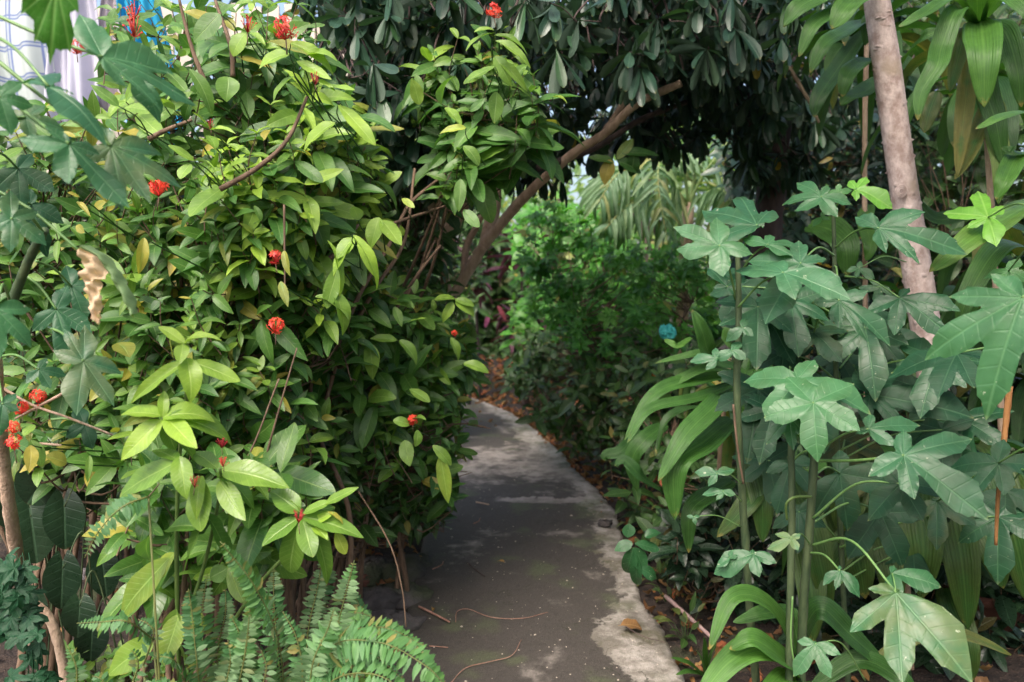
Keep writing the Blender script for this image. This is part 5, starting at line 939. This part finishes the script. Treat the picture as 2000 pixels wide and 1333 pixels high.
fern('upright fern of narrow fronds left of the large arching fern', G(430, 1330), [
 ([(420, 1420, 2.3), (400, 1300, 2.2), (395, 1200, 2.2), (405, 1120, 2.2)], 56, .1), ([(430, 1420, 2.3), (425, 1280, 2.25), (440, 1200, 2.2), (440, 1150, 2.2)], 46, .1), ([(400, 1420, 2.2), (385, 1300, 2.1), (375, 1200, 2.1), (368, 1150, 2.1)], 44, .05), ([(450, 1420, 2.1), (470, 1330, 2.0), (470, 1250, 2.0), (450, 1200, 2.0)], 52, .15), ([(440, 1420, 2.0), (470, 1320, 1.95), (482, 1250, 1.95), (487, 1200, 1.95)], 46, .3), ([(420, 1420, 1.95), (440, 1340, 1.95), (450, 1290, 1.95), (445, 1250, 1.95)], 50, .1),
 ([(430, 1420, 2.2), (360, 1330, 2.2), (340, 1290, 2.1), (300, 1280, 2.1)], 40, .1), ([(480, 1420, 1.9), (500, 1370, 1.9), (520, 1310, 1.9), (510, 1270, 1.9)], 50, .2), ([(400, 1420, 2.0), (350, 1360, 2.0), (310, 1340, 2.0), (270, 1345, 2.0)], 50, .2)])
fern('small fern with fronds spreading left beneath the large leaves', G(290, 1300), [
 ([(300, 1250, 2.1), (250, 1215, 2.0), (200, 1215, 2.0), (150, 1218, 2.0)], 44, .2), ([(290, 970, 2.0), (240, 990, 1.95), (195, 1035, 1.95), (165, 1090, 1.95)], 50, .1), ([(145, 1420, 2.0), (150, 1340, 2.0), (148, 1300, 2.0), (132, 1262, 2.0)], 40, .15), ([(260, 1330, 2.1), (270, 1300, 2.1), (265, 1280, 2.1), (255, 1270, 2.1)], 34, .2), ([(280, 1300, 2.1), (300, 1240, 2.1), (290, 1220, 2.1), (270, 1210, 2.1)], 40, .1), ([(210, 1420, 2.1), (215, 1370, 2.1), (200, 1330, 2.1), (180, 1320, 2.1)], 44, .1)])
fern('small bright fern by the slab corner beneath the flowering shoots', G(680, 1290), [
 ([(700, 1300, 2.7), (720, 1230, 2.6), (700, 1180, 2.6), (690, 1160, 2.6)], 34, .1), ([(610, 1300, 2.7), (620, 1200, 2.6), (640, 1130, 2.6), (638, 1100, 2.6)], 40, .1), ([(700, 1310, 2.7), (740, 1240, 2.6), (760, 1220, 2.6), (800, 1240, 2.5)], 36, .1)], .9)
shrub('ground_cover', 'low mixed seedlings under the ferns at the bottom left', 'plants', (-1.0, 2.1, 0), [(120, 1260), (330, 1240), (560, 1280), (720, 1270), (760, 1360), (700, 1420), (100, 1420)], 2.1, .4, 130, .05, .03, M_IXB, T_ELLF, 3, .07, .2, .2, up=.9)

# ------------------------------------------------------------------ heart-leaved plant, creeper, rocks, bricks
hp = thing('heart_leaved_plant', 'dark plant with hanging heart shaped leaves in the shade at lower left', 'plant', G(130, 1330)); 
def heart(root, cx, cy, tx, ty, d, w_):
    c = P(cx, cy, d); e = P(tx, ty, d-.03); L = np.linalg.norm(e-c); y = nz(e-c); n = nz(nz(CAM-c)+UP*.15); x = nz(np.cross(y, n)); n = np.cross(x, y); v = []; uv = []; K, m = 8, 40; W = w_*d/FPX*.5
    for k in range(K+1):
        f = k/K
        for i in range(m):
            th = 2*math.pi*i/m; X_ = W*(math.sin(th)**3*.35+math.sin(th)*.65)*1.05; Y_ = L*(.36-.64*math.cos(th)*(1 if math.cos(th) > 0 else .9))if False else L*(.38-.62*math.cos(th))
            if math.cos(th) > .3: Y_ += L*.30*max(0, 1-abs(math.sin(th))/.35)*(math.cos(th)-.3)/.7*.9
            Y_ = Y_; px_ = X_*f; py_ = (Y_-L*.2)*f+L*.2 if f > 0 else L*.2
            v.append(c+x*px_+y*(py_-L*.17)+n*(.25*abs(px_)-.25*(py_/L)**2*L)); uv.append((py_/L, min(1, abs(px_)/W*1.0)))
    a = Acc(); a.add(v, [(k*m+i, (k+1)*m+i, (k+1)*m+(i+1) % m, k*m+(i+1) % m) for k in range(K) for i in range(m)], uv, (U(0, 1), 0, 0)); o = a.build('leaf', M_HT, root)
    b = Acc(); b.tube(crv([c, c+A([U(-.05, .05), .05, .06]), A([c[0]+U(-.1, .1), c[1]+.1, .1])], 8), [.002, .003], 5); b.build('petiole', M_CST, o)
for q in [(125, 990, 128, 1092, 2.2, 72), (122, 1110, 118, 1210, 2.15, 66), (155, 1185, 150, 1260, 2.1, 60), (90, 930, 40, 1000, 2.3, 90), (60, 1010, 75, 1120, 2.35, 90), (200, 1100, 210, 1180, 2.4, 60), (30, 930, 10, 1060, 2.4, 90), (170, 920, 190, 1010, 2.4, 70), (180, 1230, 175, 1310, 2.2, 60), (60, 1180, 40, 1270, 2.3, 66)]: heart(hp, *q)
cr_ = thing('creeper', 'small leaved creeper climbing the bent stem at the bottom left corner', 'creeper', G(40, 1400)); a = Acc()
for _ in range(42):
    t = rng.random(); x = np.interp(t, [0, .5, 1], [60, 45, 15])+U(-38, 38); y = 1340-t*250; b = P(x, y, 1.9+U(-.05, .1)); a.leaf(T_LOB[rng.integers(4)], b, nz(A([U(-1, 1), -.3, U(-1, .2)])), nz(nz(CAM-b)+UP*.5+rv(.25)), U(.055, .085), U(.06, .085), (U(0, .5), 0, 0))
for k in range(4): a.tube(crv([P(60+k*8, 1400, 1.95), P(50+k*10, 1250, 1.95), P(20+k*12, 1080, 2.0)], 6), [.0018, .001], 4)
a.build('foliage', M_CHD, cr_)
bs = thing('bent_branch', 'bare brown branch arching beside the creeper at lower left', 'branch', G(128, 1330)); limb(bs, [(70, 1180, 2.1), (95, 1205, 2.1), (115, 1260, 2.1), (128, 1340, 2.1), (130, 1420, 2.1)], [.011, .013, .014], 'branch', M_LEAN, 9)
def rock(name, label, cat, c, s, mat, seed, grp=None):
    r = np.random.default_rng(seed); nu, nv = 22, 16; v = []; f1 = r.normal(size=(7, 3))*2.2; p1 = r.uniform(0, 6, 7)
    for i in range(nv+1):
        ph = math.pi*i/nv
        for j in range(nu):
            th = 2*math.pi*j/nu; d = A([math.sin(ph)*math.cos(th), math.sin(ph)*math.sin(th), math.cos(ph)]); k = 1+.11*sum(math.sin(np.dot(f, d)*1.3+p) for f, p in zip(f1, p1))/1.5; q = np.sign(d)*np.abs(d)**.75
            v.append(A(c)+q*k*A(s)+r.normal(size=3)*.003)
    a = Acc(); a.add(v, [(i*nu+j, i*nu+(j+1) % nu, (i+1)*nu+(j+1) % nu, (i+1)*nu+j) for i in range(nv) for j in range(nu)]); return tag(a.build(name, mat), label, cat, grp)
M_RK = bark('dark_stone', (.045, .042, .045), (.12, .105, .105), 14, (1, 1, 1), .9, .9, (.05, .06, .03), .015)
RG = 'dark stones lining the left edge of the slab'
for i, (x, y, s, l) in enumerate([(795, 1175, (.10, .09, .05), 'flat dark stone beside the red brown twig on the slab'), (745, 1185, (.09, .10, .06), 'dark stone left of the flat stone, half under fern fronds'), (770, 1130, (.12, .10, .06), 'broad dark stone at the slab edge below the trailing stem'), (815, 1110, (.07, .07, .035), 'small dark stone nearest the yellow fallen leaf'), (720, 1140, (.08, .09, .07), 'rounded dark stone under the hedge, farthest from the slab'), (775, 1235, (.11, .08, .05), 'dark stone touching the tips of the large fern')]):
    rock('stone', l, 'stone', G(x, y)+A([0, 0, s[2]*.4]), s, M_RK, 30+i, RG)
for i, (x, y, s, l) in enumerate([(1180, 1022, (.035, .03, .014), 'small mossy stone stuck on the pale cement edge')]): rock('stone', l, 'stone', G(x, y, .06), s, M_RK, 60+i)
M_BRK = bark('terracotta', (.09, .035, .026), (.16, .065, .045), 20, (1, 1, 1), .9, .5)
pot = thing('clay_pot', 'dark red clay pot lying in the shade at the lower right edge', 'pot', G(1950, 1290)); pc = G(1950, 1290)+A([0, .1, .02]); a = Acc(); prof = [(.0, 0), (.09, 0), (.115, .06), (.14, .15), (.155, .19), (.165, .19), (.165, .225), (.15, .225), (.14, .18), (.0, .17)]; m = 30
a.add([pc+A([r*math.cos(2*math.pi*j/m), r*math.sin(2*math.pi*j/m), z]) for r, z in prof for j in range(m)], [(i*m+j, i*m+(j+1) % m, (i+1)*m+(j+1) % m, (i+1)*m+j) for i in range(len(prof)-1) for j in range(m)]); a.build('pot_body', M_BRK, pot)
for k, (x, y) in enumerate([(1215, 1000), (1165, 930), (1110, 880), (1255, 1100), (1290, 1180), (1325, 1260), (1060, 835), (1190, 960), (1235, 1040), (1140, 900), (1275, 1140), (1090, 855)]):
    b0 = G(x+14, y); lab = ['seedling at the slab margin level with the worn cross band', 'seedling at the slab margin just beyond the small mossy stone', 'seedling at the far margin where the slab starts to bend', 'seedling at the margin just in front of the drooping seedling', 'seedling beside the curled brown leaf on the margin', 'seedling nearest the grass tuft at the margin', 'farthest seedling on the slab margin, near the bend', 'seedling at the margin level with the small mossy stone', 'seedling at the margin just behind the drooping seedling', 'seedling at the margin beside the worn pale stretch of slab', 'seedling at the margin between the drooping seedling and the curled brown leaf', 'second farthest seedling on the slab margin, near the bend'][k]
    q = thing('seedling', lab, 'plant', b0, 'seedlings along the slab margin'); a = Acc()
    for m_ in range(12):
        d = nz(A([U(-1, .7), U(-.8, .5), U(.2, 1.3)])); b1 = b0+d*U(.02, .12)+UP*.02; a.leaf(T_ELLF[rng.integers(4)], b1, nz(d-UP*.3), nz(UP+rv(.3)), U(.04, .09), U(.018, .032), (U(0, 1), 0, U(0, .4))); a.tube([b0, b1], [.0016, .001], 4)
    a.build('foliage', M_IXD, q)
rock('brick_piece', 'broken red brick among the dry leaves behind the small fern', 'brick', G(705, 1150)+A([0, 0, .03]), (.07, .04, .035), M_BRK, 71)
rock('concrete_lump', 'pale grey lump of concrete in the gloom beneath the heart shaped leaves', 'rubble', G(165, 1150)+A([0, 0, .05]), (.04, .04, .04), bark('pale_stone', (.25, .22, .24), (.4, .37, .39), 12, (1, 1, 1)), 72)

# ------------------------------------------------------------------ things lying on the path
def gp(x, y, z=.04): return G(x, y, z)
def ltwig(label, pts, r, mat=M_TW, cat='twig', name='twig', z=.034, grp='twigs lying on the slab'):
    c = crv([gp(x, y, z+r+(q[0] if q else 0)) for x, y, *q in pts], 7); a = Acc(); a.tube(c, [r, r*.7], 6, rough=.08); return tag(a.build(name, mat), label, cat, grp)
M_RT = bark('reddish_twig', (.28, .14, .1), (.45, .26, .2), 60)
ltwig('short thick reddish twig at the left of the slab near the stones', [(818, 1185), (845, 1198), (878, 1215)], .0055, M_RT)
ltwig('thin looping tendril lying across the middle of the slab', [(890, 1215), (893, 1195), (915, 1190), (960, 1206), (1020, 1208), (1070, 1196)], .0015, M_RT)
ltwig('long thin curved tendril at the near end of the slab', [(880, 1335), (910, 1305), (960, 1292), (1000, 1280), (1018, 1250)], .0016, M_RT)
ltwig('short dark twig left of the slab centre', [(912, 1098), (928, 1112), (947, 1126)], .0028, M_DKB)
ltwig('pale short stick on the dark patch beyond the slab joint', [(930, 981), (955, 986)], .0055, M_LEAN, z=.05)
ltwig('small forked twig just before the slab joint', [(925, 1023), (935, 1018), (938, 1012)], .003, M_RT)
ltwig('thin twig near the yellow fallen leaf', [(845, 1112), (862, 1104), (866, 1097)], .003, M_RT)
ltwig('thin yellowish stalk poking out from the fern tips', [(838, 1262), (875, 1265)], .002, M_TAN if False else M_RT)
ltwig('thin dark twig on the pale rim at the right', [(1222, 1225), (1260, 1245), (1300, 1255)], .0022, M_DKB, z=.056)
ps = tag(ltwig('pinkish bare stick leaning in the soil right of the slab', [(1300, 1165, .05), (1345, 1205, .04), (1390, 1245, .03)], .009, bark('pink_stick', (.35, .22, .22), (.5, .35, .34), 40), 'stick', 'stick', grp=None), None)
if 'group' in ps: del ps['group']
def dleaf(label, x, y, ang, L, t, mat=M_DRY, z=.05, k=0, name='fallen_leaf'):
    a = Acc(); b = gp(x, y, z+.012); d = A([math.cos(R(ang)), math.sin(R(ang)), .12]); a.leaf(T_DEAD[k], b, d, nz(UP+A([.2, -.4, 0])), L, L*.5, t); a.leaf(T_THIN[0], b-nz(d)*.012, nz(d), UP, .03, .003, t); tag(a.build(name, mat), label, 'leaf', 'fallen leaves')
dleaf('curled brown leaf on the pale rim at the lower right', 1212, 1222, 10, .10, (.5, .2, .2), z=.055); dleaf('orange brown leaf standing upright beside the reddish twig', 845, 1190, 80, .03, (.5, 1, .3), z=.04, k=1)
dleaf('yellow brown leaf at the left edge of the slab', 808, 1090, 0, .055, (.7, .9, 0), M_DRY, z=.04); dleaf('crumpled brown leaf at the outer side of the pale rim', 1262, 1190, 60, .11, (.2, .1, .3), z=.05, k=1); dleaf('tiny pale leaf in the middle of the slab', 975, 1096, 5, .03, (.9, .3, 0), z=.034)
dleaf('rust brown leaf hanging low behind the broad strap leaves', 1320, 920, 240, .16, (.0, .0, .9), z=.45, k=0); dleaf('brown leaf caught against the right bank', 1290, 935, 200, .1, (.1, .1, .8), z=.3, k=1); dleaf('brown curled leaf beside the slab, bottom right', 1345, 1300, 120, .1, (.3, .2, .4), z=.02, k=1)
sm = thing('seedling', 'seedling with drooping dark leaves over the pale rim at the right', 'plant', G(1245, 1110)); a = Acc()
for q in [(1235, 1060, 1200, 1075, 26), (1240, 1062, 1290, 1070, 24), (1238, 1070, 1215, 1140, 34), (1240, 1070, 1262, 1120, 34), (1225, 1050, 1230, 1025, 26), (1245, 1085, 1235, 1170, 26), (1260, 1050, 1290, 1030, 24), (1250, 1110, 1290, 1130, 26)]: hl(a, *q, 2.9, t=(.1, .1, 0))
a.tube(crv([G(1245, 1110), P(1240, 1055, 2.95)], 4), [.003, .002], 5); a.build('foliage', M_CH, sm)
